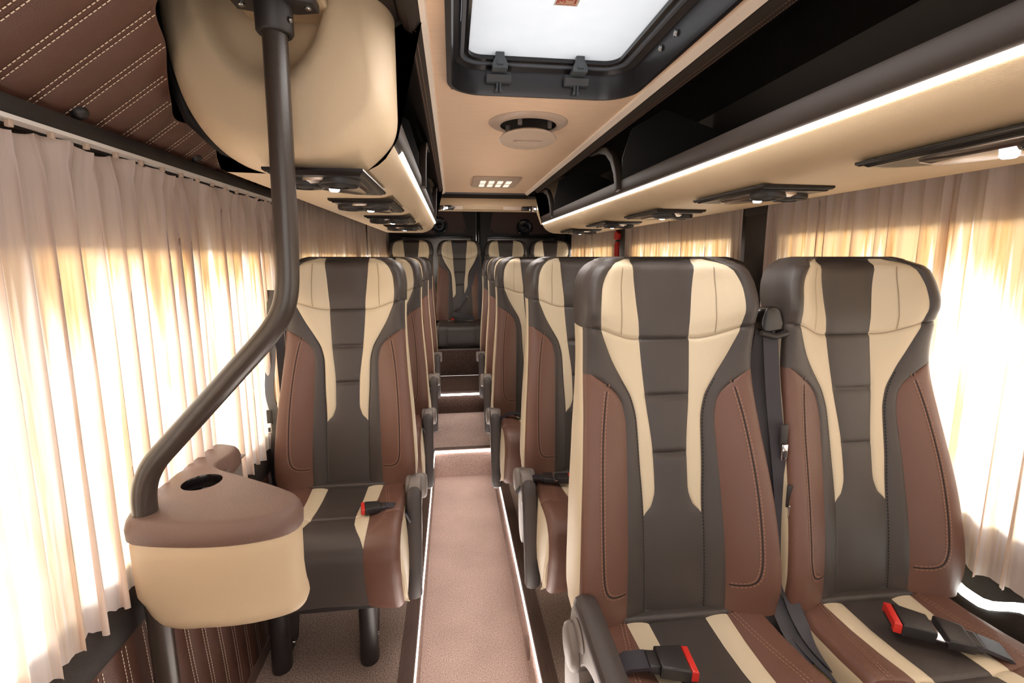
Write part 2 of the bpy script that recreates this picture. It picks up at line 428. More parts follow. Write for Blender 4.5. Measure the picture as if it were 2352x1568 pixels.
# seat cushion
CP = [(.03, .492), (-.03, .490), (-.10, .488), (-.17, .492), (-.22, .498), (-.240, .499), (-.246, .496), (-.252, .500), (-.30, .507), (-.34, .507), (-.372, .500), (-.398, .482), (-.412, .455), (-.416, .42), (-.412, .36), (-.404, .315), (-.395, .297)]
CS = [.073, .072, .071, .070, .070, .070, .070, .071, .078, .092, .108, .121, .122, .124, .127, .130, .131]
CB = [.130, .127, .123, .119, .116, .115, .115, .116, .121, .123, .123, .1212, .1222, .1242, .1272, .1302, .1312]
CE = [.196, .200, .204, .207, .209, .210, .210, .210, .212, .213, .214, .215, .216, .217, .219, .221, .222]
def cushion_meshes():
    prm = []
    for i in range(len(CP)):
        prm.append((CP[i][0], CP[i][1], CS[i], CB[i], CE[i]))
    fine = []
    for i in range(len(prm)-1):
        for k in range(3): fine.append(tuple(lerp(a, b, k/3) for a, b in zip(prm[i], prm[i+1])))
    fine.append(prm[-1])
    parts = {k: MB() for k in ('cushion', 'cushion_side_a', 'cushion_side_b')}
    rows = []
    for i, (y, z, s, b, e) in enumerate(fine):
        p0 = fine[max(i-1, 0)]; p1 = fine[min(i+1, len(fine)-1)]
        ty, tz = p1[0]-p0[0], p1[1]-p0[1]; l = math.hypot(ty, tz) or 1
        ny, nz = tz/l, -ty/l      # outward (up / forward)
        if nz < 0 and ny > 0: ny, nz = -ny, -nz
        pts = []
        def P(u, h, k): pts.append((u, y+ny*h, z+nz*h, k))
        bul = lambda t, w: .004*min(1, w/.03)*(1-(2*t-1)**4)
        rise = lambda u: .012*sstep(.10, .2, u)-.006*(1-min(1, u/.1)**2)
        for t in (0, .2, .4, .6, .8, .94, 1): P(s*t, bul(.5+t/2, .1)+rise(s*t), 'C')
        for t in (.08, .3, .5, .7, .92, 1):
            u = lerp(s, b, t); P(u, bul(t, b-s)+rise(u), 'I')
        for t in (.05, .15, .35, .6, .85, 1):
            u = lerp(b, e, t); P(u, bul(t*.75+.0, .06)+rise(u), 'O')
        h = rise(e)
        for a in (35, 65, 90):
            a = math.radians(a); P(e+.014*math.sin(a), h-.014*(1-math.cos(a)), 'O')
        rows.append(pts)
    def mt(k): return {'C': 'charcoal', 'I': 'cream', 'O': 'brown'}[k]
    for i in range(len(rows)-1):
        for sg in (1, -1):
            for j in range(len(rows[i])-1):
                p, q, r, t = rows[i][j], rows[i][j+1], rows[i+1][j+1], rows[i+1][j]
                if abs(p[0]-q[0])+abs(r[0]-t[0]) < 2e-4 and abs(p[2]-q[2])+abs(p[1]-q[1]) < 2e-4: continue
                parts['cushion'].add([(sg*a[0], a[1], a[2]) for a in (p, q, r, t)], [(0, 1, 2, 3)], mt(q[3]))
    # cream flanks from the edge down to the pan
    for sg, sd in ((-1, 'a'), (1, 'b')):
        g = []
        for r in rows:
            x, y, z, _ = r[-1]; zb = min(z-.004, .30)
            fl = .016*sstep(.12, -.38, y)
            g.append([(sg*(x+fl*math.sin(t*PI*.6)), max(y, -.40) if t > .3 and y < -.40 else y, lerp(z, zb, t)) for t in (0, .06, .25, .5, .75, 1)])
        parts['cushion_side_'+sd].grid(g, 'cream')
    # underside and back
    ub = [(sg*rows[k][-1][0], rows[k][-1][1], .297) for k in (0, -1) for sg in ((-1, 1) if k == 0 else (1, -1))]
    parts['cushion'].add(ub, [(0, 1, 2, 3)], 'plastic')
    for sg in (-1, 1):
        # curved double stitch on the brown sides
        J = [(.135, .0), (.150, -.08), (.163, -.16), (.172, -.22), (.174, -.27), (.165, -.31), (.145, -.345), (.128, -.365)]
        def f(u, y):
            z = table([(-c[0], c[1]) for c in CP[:12]], -y)
            return (sg*u, y, z+.012*sstep(.10, .2, u)+.0045)
        for off in (-.0045, .0045): stitch(parts['cushion'], J, f, off, 'tan_thread', .0011, 1, (0, 0, 1))
    return {k: v.mesh(k, angle=50) for k, v in parts.items()}

def smooth_poly(P, it=2):
    for _ in range(it):
        Q = []
        for a, b in zip(P, P[1:]+P[:1]):
            Q += [tuple(lerp(x, y, .25) for x, y in zip(a, b)), tuple(lerp(x, y, .75) for x, y in zip(a, b))]
        P = Q
    return P

def armrest_meshes():
    """local: hinge at the origin; arm runs along -y; x is the thickness"""
    arm = MB(); pad = MB(); cap = MB(); post = MB()
    side = smooth_poly([(.045, .005), (.035, .075), (-.005, .108), (-.06, .112), (-.34, .108), (-.37, .095), (-.36, .078), (-.16, .066), (-.075, .030), (-.03, -.035), (.03, -.035)], 2)
    arm.prism(side, -.020, .020, 0, 'grey', bev=.004)
    rec = smooth_poly([(.012, .03), (-.005, .085), (-.05, .092), (-.085, .06), (-.05, .03), (-.01, .0)], 2)
    for x in (-.0225, .0205): arm.prism(rec, x, x+.002, 0, 'grey', bev=.0008)
    # pad: a rounded strip over the top of the arm, from the hump forward
    path = [(.006, .104), (-.004, .113), (-.018, .120), (-.045, .124), (-.10, .122), (-.20, .119), (-.30, .117), (-.355, .113), (-.378, .102), (-.385, .085)]
    rows = []
    for i, (y, z) in enumerate(path):
        a = path[max(i-1, 0)]; b = path[min(i+1, len(path)-1)]; ty, tz = b[0]-a[0], b[1]-a[1]; l = math.hypot(ty, tz); ny, nz = tz/l, -ty/l
        if nz < 0: ny, nz = -ny, -nz
        if i == len(path)-1: ny, nz = -1, .1
        w = .026 if 0 < i < len(path)-1 else .016
        sec = [(-w, -.012), (-w, .0), (-w*.8, .010), (-w*.35, .0145), (w*.35, .0145), (w*.8, .010), (w, .0), (w, -.012)]
        rows.append([(p[0], y+ny*p[1], z+nz*p[1]) for p in sec])
    pad.grid(rows, 'padgrey', close=True); pad.add(rows[0], [tuple(range(8))], 'padgrey'); pad.add(rows[-1], [tuple(range(8))], 'padgrey')
    mt = Matrix.Rotation(PI/2, 4, 'Y')
    cap.lathe([(.0, .038), (.040, .038), (.047, .034), (.050, .026), (.050, -.022)], 'grey', mt, 32)
    cap.lathe([(.0, -.038), (.040, -.038), (.047, -.034), (.050, -.026), (.050, 0)], 'grey', mt, 32)
    # post from the hinge down to the seat frame
    post.prism(smooth_poly([(.05, .0), (-.06, .0), (-.075, -.10), (-.05, -.24), (.05, -.24), (.07, -.1)], 2), -.021, .021, 0, 'grey', bev=.003)
    post.box((-.012, -.082, -.10), (.008, -.060, -.045), 'latch', .002)
    return {'armrest': arm.mesh('armrest'), 'pad': pad.mesh('pad'), 'hinge_cap': cap.mesh('hinge_cap'), 'armrest_post': post.mesh('armrest_post')}

def buckle_meshes():
    """local: strap comes from +x... body lies along -x, top up"""
    body = MB(); btn = MB(); st = MB(); tg = MB()
    body.prism([(-.048, -.027), (.0, -.022), (.0, .022), (-.048, .027)], -.011, .012, 2, 'plastic', bev=.004)
    btn.prism([(-.060, -.026), (-.0485, -.026), (-.0485, .026), (-.060, .026)], -.009, .0105, 2, 'red', bev=.003)
    btn.box((-.0605, -.018, -.006), (-.0575, .018, -.002), 'plastic')
    st.ribbon([(.0, 0, 0), (.02, 0, .003), (.05, 0, -.002), (.085, 0, -.03), (.10, 0, -.06)], (0, .036, 0), 'belt', .003)
    st.box((-.002, -.017, -.008), (.018, .017, .008), 'plastic', .003)
    tg.box((-.002, -.024, -.002), (.02, .024, .002), 'chrome', .001)
    tg.prism([(.012, -.03), (.05, -.024), (.05, .024), (.012, .03)], -.008, .010, 2, 'plastic', bev=.004)
    return {'buckle': body.mesh('buckle'), 'release_button': btn.mesh('release_button'), 'strap': st.mesh('strap'), 'latch_tongue': tg.mesh('latch_tongue')}

def leg_mesh(h0=0):
    mb = MB()
    for z0, z1 in ((0, .30),):
        rows = []
        for z, sx, sy in ((0, .030, .034), (.004, .031, .036), (.15, .029, .034), (.30, .030, .036)):
            rows.append([(sx*math.cos(2*PI*k/20), sy*math.sin(2*PI*k/20)*1.0, z) for k in range(20)])
        mb.grid(rows, 'plastic', close=True); mb.add(rows[0], [tuple(range(20))], 'plastic')
    mb.prism([(.015, .0), (.13, .0), (.22, .28), (.03, .28)], -.012, .012, 0, 'plastic', bev=.003)
    mb.lathe([(.0, .008), (.006, .008), (.008, .0)], 'steel', Matrix.Translation((.013, .07, .03)) @ Matrix.Rotation(PI/2, 4, 'Y'), 10)
    return mb.mesh('leg')

CACHE = {}
def cached():
    CACHE.update(backrest_meshes()); CACHE.update(cushion_meshes()); CACHE.update(armrest_meshes()); CACHE.update(buckle_meshes())
    CACHE['leg'] = leg_mesh()
cached()

def seat(label, loc, arm=None, armrot=0, buckle=None, brot=0, tongue=False, tilt=0, legs=True, yaw=0, shellside=True, group='rows of coach seats', armx=.242, bsc=1.0, sx=1.0):
    t = thing('coach_seat', label, 'seat', loc, group)
    t.rotation_euler = (0, 0, yaw); t.scale = (sx, 1, 1)
    for k in ('headrest', 'center_panel', 'back_shell'):
        link(k, CACHE[k], t)
    for k in ('cream_insert', 'side_bolster', 'cushion_side'):
        for s in 'ab': link(k, CACHE[k+'_'+s], t)
    link('cushion', CACHE['cushion'], t)
    pan = CACHE.get('seat_frame')
    if pan is None:
        mb = MB(); mb.box((-.20, -.37, .262), (.20, .06, .30), 'plastic', .006); mb.box((-.215, .0, .30), (.215, .09, .51), 'plastic', .01)
        mb.box((-.21, -.02, .472), (.21, .03, .503), 'charcoal', .008)
        pan = CACHE['seat_frame'] = mb.mesh('seat_frame')
    link('seat_frame', pan, t)
    if legs:
        for x in ((-.18, .10) if arm == 1 else (.02, .20)):
            l = link('leg', CACHE['leg'], t); l.location = (x, -.27, 0)
    if arm:
        a = link('armrest', CACHE['armrest'], t); a.location = (arm*armx, -.045, .475); a.rotation_euler = (armrot, 0, 0)
        if armrot > 1: a.scale = (1, .9, 1); a.location = (arm*(armx+.01), -.045, .495)
        p = link('pad', CACHE['pad'], a); c = link('hinge_cap', CACHE['hinge_cap'], a)
        q = link('armrest_post', CACHE['armrest_post'], t); q.location = (arm*armx, -.03, .475)
    if buckle:
        b = link('buckle', CACHE['buckle'], t); b.location = buckle; b.rotation_euler = (0, .06 if abs(brot) < 1.6 else -.06, brot)
        link('release_button', CACHE['release_button'], b)
        if tongue: link('latch_tongue', CACHE['latch_tongue'], b)
        b.scale = (bsc, bsc, bsc)
        s = link('strap', CACHE['strap'], b)
        if tongue: s.location = (.045, 0, 0)
    return t

# ------------------------------------------------------------------ layout constants (metres; y runs to the rear, x to the right)
XL, XR = -.70, 1.30
CX = .30
XA, XB = -.145, .260          # aisle edges
ZA = -.20                     # aisle floor
Y1, Y2, Y3, YR = 3.17, 3.96, 4.56, 5.45
ZC = 1.875
YF = -1.3
ROW = [.965, 1.73, 2.47, 3.22, 3.97]

# --- floor
mb = MB()
mb.box((XA, YF, ZA-.03), (XB, Y1, ZA), 'aisle')
struct('floor', mb); mb = MB()
mb.box((XA-.012, YF, ZA), (XA, Y1, -.022), 'aisle'); mb.box((XB, YF, ZA), (XB+.012, Y1, -.022), 'aisle')
mb.box((XA, Y1, ZA), (XB, Y1+.012, -.022), 'aisle')
struct('floor', mb)
mb = MB(); mb.box((XL-.05, YF, -.02), (XA-.052, Y1, 0), 'podium'); mb.box((XL-.05, Y1, -.02), (XA-.052, Y2, 0), 'podium'); mb.box((XA-.052, YF, -.06), (XA-.012, Y1, -.02), 'plastic')
struct('floor', mb)
mb = MB(); mb.box((XB+.052, YF, -.02), (XR+.05, Y2, 0), 'podium')
struct('floor', mb)
mb = MB(); mb.box((XA-.052, Y1+.045, -.02), (XB+.052, Y2, -.001), 'aisle')
struct('floor', mb)
mb = MB(); mb.box((XL-.05, Y2+.004, 0), (XR+.05, Y2+.02, .17), 'rearcarpet'); mb.box((XL-.05, Y2, .155), (XR+.05, Y3, .18), 'rearcarpet')
struct('floor', mb)
mb = MB(); mb.box((XL-.02, Y3, .18), (XR+.02, Y3+.9, .445), 'rearcarpet', .006); mb.box((-.26, Y3-.006, .437), (XB+.12, Y3+.004, .447), 'grey')
struct('floor', mb)

def ribbed(axis, a0, a1, c0, c1, z, outer):
    """ribbed step edging running along axis, profile across c0..c1"""
    mb = MB(); n = 9; pr = []
    for i in range(n*4+1):
        t = i/(n*4); h = [.0, .0022, .0022, .0][i % 4] if 0 < i < n*4 else 0
        pr.append((lerp(c0, c1, t), z+h))
    pr += [(c1, z-.022), (c1+(.0 if outer else 0), z-.022), (c0, z-.022)]
    if axis == 1:
        rows = [[(p[0], y, p[1]) for p in pr] for y in (a0, a1)]
    else:
        rows = [[(x, p[0], p[1]) for p in pr] for x in (a0, a1)]
    mb.grid(rows, 'rib', close=True)
    for r in rows: mb.add(r, [tuple(range(len(r)))], 'rib')
    return mb
struct('trim_1', ribbed(1, YF, Y1, XA-.052, XA, .002, True), angle=20)
struct('trim_2', ribbed(1, YF, Y1, XB+.052, XB, .002, True), angle=20)
struct('trim_3', ribbed(0, XA, XB, Y1+.045, Y1, .002, True), angle=20)
struct('trim_4', ribbed(0, XL, XR, Y2+.04, Y2, .182, True), angle=20)

def led(label, lo, hi, mat='led'):
    mb = MB(); mb.box(lo, hi, mat); o = mb.build('light_strip', smooth=False)
    return tag(o, label, 'light strip', 'step light strips')
led('glowing strip light under the step edge left of the sunken aisle', (XA-.001, YF, -.019), (XA+.004, Y1, -.008))
led('glowing strip light under the step edge right of the sunken aisle', (XB-.004, YF, -.019), (XB+.001, Y1, -.008))
led('glowing strip light across the first step at the end of the pink aisle carpet', (XA+.004, Y1-.005, -.020), (XB-.004, Y1-.0005, -.004))
led('glowing strip light across the second, farther step in front of the rear bench', (XA-.05, Y2-.006, .158), (XB+.05, Y2-.0005, .174))
# small oval cover on the riser
mb = MB()
mb.prism([(1.56+.035*math.cos(a), -.115+.045*math.sin(a)) for a in [2*PI*i/28 for i in range(28)]], XB-.006, XB-.0002, 0, 'rib', bev=.002)
tag(mb.build('vent_cover'), 'small dark oval cover on the riser beside the aisle, below the right strip light', 'cover')

# --- side walls with window openings
WZ0, WZ1 = .70, 1.37
def wall(name, x, sgn, wins, y0, y1, z1, WZ1=1.37):
    """x inner face; the wall is 4 cm thick outward; openings wins = [(ya, yb)]"""
    mb = MB(); xo = x+sgn*.04; lo, hi = min(x, xo), max(x, xo)
    mb.box((lo, y0, -.02), (hi, y1, WZ0), 'blackwall'); mb.box((lo, y0, WZ1), (hi, y1, z1), 'blackwall')
    c = y0
    for a, b in wins:
        mb.box((lo, c, WZ0), (hi, a, WZ1), 'blackwall'); c = b
    mb.box((lo, c, WZ0), (hi, y1, WZ1), 'blackwall')
    struct(name, mb, smooth=False)
LW = [(-.25, .82), (.90, 1.92), (2.30, 3.55), (3.70, 5.22)]
RW = [(-.25, .78), (.84, 1.70), (2.08, 3.28), (3.70, 5.18)]
wall('wall_left', XL-.045, -1, LW, YF, YR+.05, ZC+.2, 1.35)
wall('wall_right', XR+.02, 1, RW, YF, YR+.05, ZC+.2, 1.42)
k = 1
for ws, x in ((LW, XL-.068), (RW, XR+.043)):
    for a, b in ws:
        mb = MB(); mb.box((x-.002, a-.01, WZ0-.01), (x+.002, b+.01, 1.43), 'glass'); struct('window_%d' % k, mb, smooth=False)
        k += 1

mb = MB(); mb.box((XL-.1, YF-.04, -.3), (XR+.1, YF, 2.1), 'rackcream'); struct('wall_front', mb, smooth=False)  # closed wall added behind the camera to keep sky light out
mb = MB(); mb.box((XL-.1, YF, ZA-.06), (XR+.1, YR+.05, ZA-.04), 'blackwall'); struct('floor', mb, smooth=False)
# --- ceiling with hatch opening
HX0, HX1, HY0, HY1 = .006, .593, .55, 1.62
mb = MB()
def rrect(x0, x1, y0, y1, r, n=8):
    P = []
    for cx, cy, a0 in ((x1-r, y1-r, 0), (x0+r, y1-r, 90), (x0+r, y0+r, 180), (x1-r, y0+r, 270)):
        for i in range(n+1):
            a = math.radians(a0+90*i/n); P.append((cx+r*math.cos(a), cy+r*math.sin(a)))
    return P
def ring_face(mb, outer, inner, z, mat):
    n = len(outer)
    mb.add([(p[0], p[1], z) for p in outer]+[(p[0], p[1], z) for p in inner], [(i, (i+1) % n, n+(i+1) % n, n+i) for i in range(n)], mat)
XT0, XT1 = -.045, .625
YC = 4.10
ho = rrect(HX0, HX1, HY0, HY1, .10)
# ceiling sheet: four strips around a rectangle, then corners filled by the ring
big = []
for p in ho:
    # project the rounded outline on its bounding rectangle
    cx, cy = (HX0+HX1)/2, (HY0+HY1)/2; dx, dy = p[0]-cx, p[1]-cy
    s = min((HX1-cx+.002)/abs(dx) if dx else 9, (HY1-cy+.002)/abs(dy) if dy else 9); big.append((cx+dx*s, cy+dy*s))
ring_face(mb, big, ho, ZC, 'ceiling')
for a, b, c, d in ((XT0-.02, XT1+.02, YF, HY0), (XT0-.02, XT1+.02, HY1, YC), (XT0-.02, HX0, HY0, HY1), (HX1, XT1+.02, HY0, HY1)):
    mb.add([(a, c, ZC), (b, c, ZC), (b, d, ZC), (a, d, ZC)], [(0, 1, 2, 3)], 'ceiling')
struct('ceiling', mb, smooth=False)
mb = MB()   # outer roof skin above the racks and the rear, with the hatch hole left open
ZR = 2.06
for a, b, c, d in ((XL-.1, XR+.1, YF, HY0), (XL-.1, XR+.1, HY1, YR+.1), (XL-.1, HX0, HY0, HY1), (HX1, XR+.1, HY0, HY1)):
    mb.box((a, c, ZR), (b, d, ZR+.02), 'rackblack')
mb.box((XL-.1, YC+.02, ZC+.0), (XR+.1, YR+.1, ZC+.02), 'blackwall')
struct('roof', mb, smooth=False)
for i, (x, s) in enumerate(((XT0, -1), (XT1, 1))):
    mb = MB(); mb.prism([(x, ZC-.001), (x+s*.003, ZC-.008), (x+s*.026, ZC-.016), (x+s*.032, ZC-.008), (x+s*.032, ZC+.01), (x, ZC+.01)], YF, YC, 1, 'trim')
    struct('trim_%d' % (5+i), mb)

# --- roof hatch
t = thing('roof_hatch', 'large black framed roof hatch with milky pane above the aisle', 'hatch', (0, 0, 0))
mb = MB()
n = 8
prof = [(.012, 0, -.012, 'hatch'), (-.002, 0, -.014, 'hatch'), (-.006, 0, .0, 'hatch'), (-.009, 0, .06, 'hatch'), (-.028, 0, .075, 'hatch')]
def offs(d, r=.10): return rrect(HX0-d, HX1+d, HY0-d, HY1+d, max(.02, r+d))
rows = [[(p[0], p[1], ZC+z) for p in offs(d)] for d, _, z, _ in prof]
mb.grid(rows, 'hatch', close=True)
mb.build('hatch_frame', t)
mb = MB()
rows = [[(p[0], p[1], ZC+z) for p in offs(d)] for d, z in ((-.028, .072), (-.030, .066), (-.040, .066), (-.042, .085))]
mb.grid(rows, 'greyseal', close=True); mb.build('seal', t)
mb = MB()
rows = [[(p[0], p[1], ZC+z) for p in offs(d)] for d, z in ((-.040, .078), (-.046, .072), (-.054, .076), (-.054, .10))]
mb.grid(rows, 'gloss', close=True); mb.build('inner_rim', t)
mb = MB(); pn = offs(-.052)
mb.add([(p[0], p[1], ZC+.088) for p in pn], [tuple(range(len(pn)))], 'milky'); mb.build('pane', t, smooth=False)
# red and beige warning sticker on the pane
mb = MB(); sx, sy, sz = .2925, 1.195, ZC+.0872
mb.box((sx-.030, sy-.10, sz-.0006), (sx+.030, sy+.056, sz), 'white'); mb.box((sx-.0255, sy-.096, sz-.0012), (sx+.0255, sy+.050, sz-.0005), 'label')
mb.box((sx-.0255, sy-.096, sz-.0014), (sx-.0235, sy+.050, sz-.0011), 'labelred'); mb.box((sx-.0255, sy+.048, sz-.0014), (sx+.0255, sy+.050, sz-.0011), 'labelred')
st = mb.build('sticker', t, smooth=False)
def text_mesh(body, size, mat, name, extr=.0002):
    c = bpy.data.curves.new(name, 'FONT'); c.body = body; c.size = size; c.extrude = extr
    o = bpy.data.objects.new(name, c); COL.objects.link(o)
    dg = bpy.context.evaluated_depsgraph_get(); me = bpy.data.meshes.new_from_object(o.evaluated_get(dg)); me.name = name
    COL.objects.unlink(o); bpy.data.objects.remove(o); bpy.data.curves.remove(c)
    me.materials.clear(); me.materials.append(M[mat]); return me
for body, size, ox, oy in (('ЗАПАСНЫЙ', .026, -.004, .043), ('ВЫХОД', .020, .013, .030), ('запасной люк', .008, .022, .043)):
    o = link('sticker_lettering', text_mesh(body, size, 'labelred', 'sticker_lettering'), st)
    # lettering reads from below, running forward along the pane
    o.matrix_local = Matrix.Translation((sx+ox, sy+oy, sz-.0016)) @ Matrix(((0, -1, 0, 0), (-1, 0, 0, 0), (0, 0, -1, 0), (0, 0, 0, 1)))
def latch(x):
    a = MB()
    y = HY1-.038; z = ZC+.035
    a.prism([(y+.004, z-.018), (y+.022, z-.018), (y+.026, z+.012), (y+.0, z+.012), (y-.008, z+.0)], x-.040, x+.040, 0, 'latch', bev=.002)
    o = a.build('hatch_latch', t)
    b = MB()
    b.prism([(x-.026, z+.018), (x-.014, z+.040), (x-.012, z+.085), (x-.004, z+.092), (x+.004, z+.092), (x+.012, z+.085), (x+.014, z+.040), (x+.026, z+.018)], y-.045, y-.020, 1, 'latch', bev=.003)
    b.prism([(y-.03, z+.012), (y-.05, z+.016), (y-.032, z+.085), (y-.012, z+.085), (y-.01, z+.012)], x-.010, x+.010, 0, 'latch', bev=.002)
    b.prism([(y-.045, z+.006), (y+.012, z+.006), (y+.012, z+.018), (y-.045, z+.020)], x-.024, x+.024, 0, 'latch', bev=.002)
    b.build('latch_lever', o)
    c = MB()
    for s in (-1, 1):
        c.prism([(x+s*.002, z-.018), (x+s*.009, z-.018), (x+s*.007, z-.032), (x+s*.012, z-.045), (x+s*.003, z-.045)], y+.006, y+.014, 1, 'latch', bev=.001)
    c.build('latch_clip', o)
for x in (.158, .412): latch(x)
for yy in (1.33, 1.24):
    mb = MB(); mb.lathe([(0, .005), (.007, .004), (.009, 0)], 'steel', Matrix.Translation((HX1-.012, yy, ZC+.035)) @ Matrix.Rotation(-PI/2, 4, 'Y'), 14); mb.build('rivet', t)

# --- round ceiling vent, slightly open
t = thing('ceiling_vent', 'round beige ceiling vent with a dropped disc, behind the roof hatch', 'vent', (.315, 1.97, ZC))
mb = MB()
mb.lathe([(.112, .004), (.113, -.012), (.118, -.014), (.150, -.009), (.160, -.002), (.161, .002)], 'vent', None, 48); mb.build('vent_ring', t)
mb = MB(); mb.lathe([(0, -.0015), (.1115, -.0015), (.1125, -.010)], 'dark_thread', None, 40)
for a in (60, 150, 240, 330):
    a = math.radians(a); mb.box((.09*math.cos(a)-.008, .09*math.sin(a)-.008, -.03), (.09*math.cos(a)+.008, .09*math.sin(a)+.008, .0), 'grey', .001)
mb.build('vent_throat', t)
mb = MB(); mt = Matrix.Translation((0, .012, -.060)) @ Matrix.Rotation(math.radians(-6), 4, 'X')
mb.lathe([(0, .010), (.10, .010), (.112, .006), (.117, .0), (.113, -.005), (.062, -.009), (.060, -.006), (0, -.007)], 'vent', mt, 48)
mb.box((-.056, .008, -.074), (.056, .016, -.066), 'vent', .002)
mb.build('vent_disc', t)

# --- LED ceiling lamp
t = thing('ceiling_lamp', 'small rectangular ceiling lamp with eight square lenses near the aisle end', 'lamp', (.315, 3.46, ZC))
mb = MB(); P = rrect(-.165, .165, -.22, .22, .03)
rows = [[(p[0]*s, p[1]*s, z) for p in P] for s, z in ((1, .002), (1, -.010), (.95, -.016), (.93, -.016))]
mb.grid(rows, 'vent', close=True); mb.add(rows[-1], [tuple(range(len(P)))], 'vent'); mb.build('lamp_housing', t)
for i in range(4):
    for j in range(2):
        mb = MB(); x = -.09+.06*i; y = -.06+.15*j; mb.box((x-.019, y-.05, -.020), (x+.019, y+.05, -.0155), 'lens', .002)
        link('lens', mb.mesh('lens'), t)

# --- luggage racks
def rack(side, y0, y1, label):
    s = side
    X = lambda d: CX+s*d
    t = thing('luggage_rack', label, 'luggage rack', (0, 0, 0), 'luggage racks')
    mb = MB()
    w_ = .87 if s > 0 else .815
    low = [(w_, 1.60), (w_, 1.56), (w_-.006, 1.535), (w_-.02, 1.528), (.70, 1.526), (.56, 1.527), (.525, 1.528), (.510, 1.531), (.488, 1.538), (.465, 1.550), (.448, 1.565), (.437, 1.581), (.43, 1.597)]
    mb.grid([[(X(d), y, z) for d, z in low] for y in (y0, y1)], 'rackcream')
    mb.build('lower_panel', t, angle=35)
    mb = MB()
    lip = [(.424, 1.606), (.418, 1.612), (.414, 1.630), (.415, 1.656), (.419, 1.663), (.428, 1.664), (.434, 1.658), (.46, 1.62), (.48, 1.612), (.80, 1.618), (.86, 1.66), (.87, 1.80), (.80, ZC+.06), (.60, ZC+.10), (.45, ZC+.06), (.395, ZC-.03), (.385, ZC-.035), (.374, ZC-.030), (.366, ZC-.018), (.358, ZC-.010), (.356, ZC+.012)]
    m = ['rackdark']*7+['rackblack']*7+['rackdark']*6
    for i in range(len(lip)-1):
        ya = y0 if (s > 0 or i < 13) else YF
        mb.grid([[(X(lip[k][0]), y, lip[k][1]) for k in (i, i+1)] for y in (ya, y1)], m[i])
    if s < 0:
        mb.prism([(YF, ZC-.012), (YF, ZC+.08), (y0, ZC+.08), (y0, ZC-.012)], X(.46), X(.41), 0, 'rackdark')
    if s < 0: mb.add([(X(d), y0+.002, z) for d, z in low+lip], [tuple(range(len(low)+len(lip)))], 'rackdark')
    # end wall toward the rear
    mb.add([(X(d), y1, z) for d, z in low+lip], [tuple(range(len(low)+len(lip)))], 'rackcream')
    mb.build('shelf_lining', t, angle=50)
    mb = MB()
    mb.prism([(X(.430), 1.5975), (X(.422), 1.6065), (X(.4195), 1.6045), (X(.4275), 1.5955)], y0 if s > 0 else y0+.12, y1-.02, 1, 'ledrack')
    mb.build('light_strip', t, smooth=False)
    # dividing arches between the compartments
    for yb in (2.0, 3.36):
        mb = MB()
        c = [(yb+.42, ZC-.026), (yb+.26, ZC-.034), (yb+.15, ZC-.060), (yb+.07, ZC-.110), (yb+.025, ZC-.17), (yb+.005, ZC-.215), (yb+.0, 1.62)]
        w = [.010, .030, .036, .038, .036, .036, .040]
        L = []; Rr = []
        for k, p in enumerate(c):
            p0 = c[max(k-1, 0)]; p1 = c[min(k+1, len(c)-1)]; ty, tz = p1[0]-p0[0], p1[1]-p0[1]; l = math.hypot(ty, tz)
            L.append((p[0]-tz/l*w[k]/2, p[1]+ty/l*w[k]/2)); Rr.append((p[0]+tz/l*w[k]/2, p[1]-ty/l*w[k]/2))
        xx = sorted((X(.398), X(.428)))
        mb.prism(L+Rr[::-1], xx[0], xx[1], 0, 'rackdark', bev=.006)
        mb.prism([(X(d), z) for d, z in [(.425, 1.62), (.86, 1.62), (.86, ZC), (.60, ZC+.08), (.46, ZC-.0), (.425, ZC-.12)]], yb-.006, yb+.006, 1, 'rackblack')
        mb.build('divider', t)
    # stitched seams on the ceiling side band
    mb = MB()
    for d, z in ((.381, ZC-.0345), (.372, ZC-.031)):
        y = y0
        while y < y1-.01:
            mb.add([(X(d-.001), y, z-.0012), (X(d+.001), y, z-.0012), (X(d+.001), y+.006, z-.0012), (X(d-.001), y+.006, z-.0012)], [(0, 1, 2, 3)], 'tan_thread'); y += .0095
    mb.build('stitching', t, smooth=False)
    return t
YE = 3.80
rack(1, YF+.4, YE, 'cream and black luggage rack with a glowing edge along the right wall')
rl = rack(-1, 1.16, YE, 'cream and black luggage rack with a rounded front end, left of the hatch')
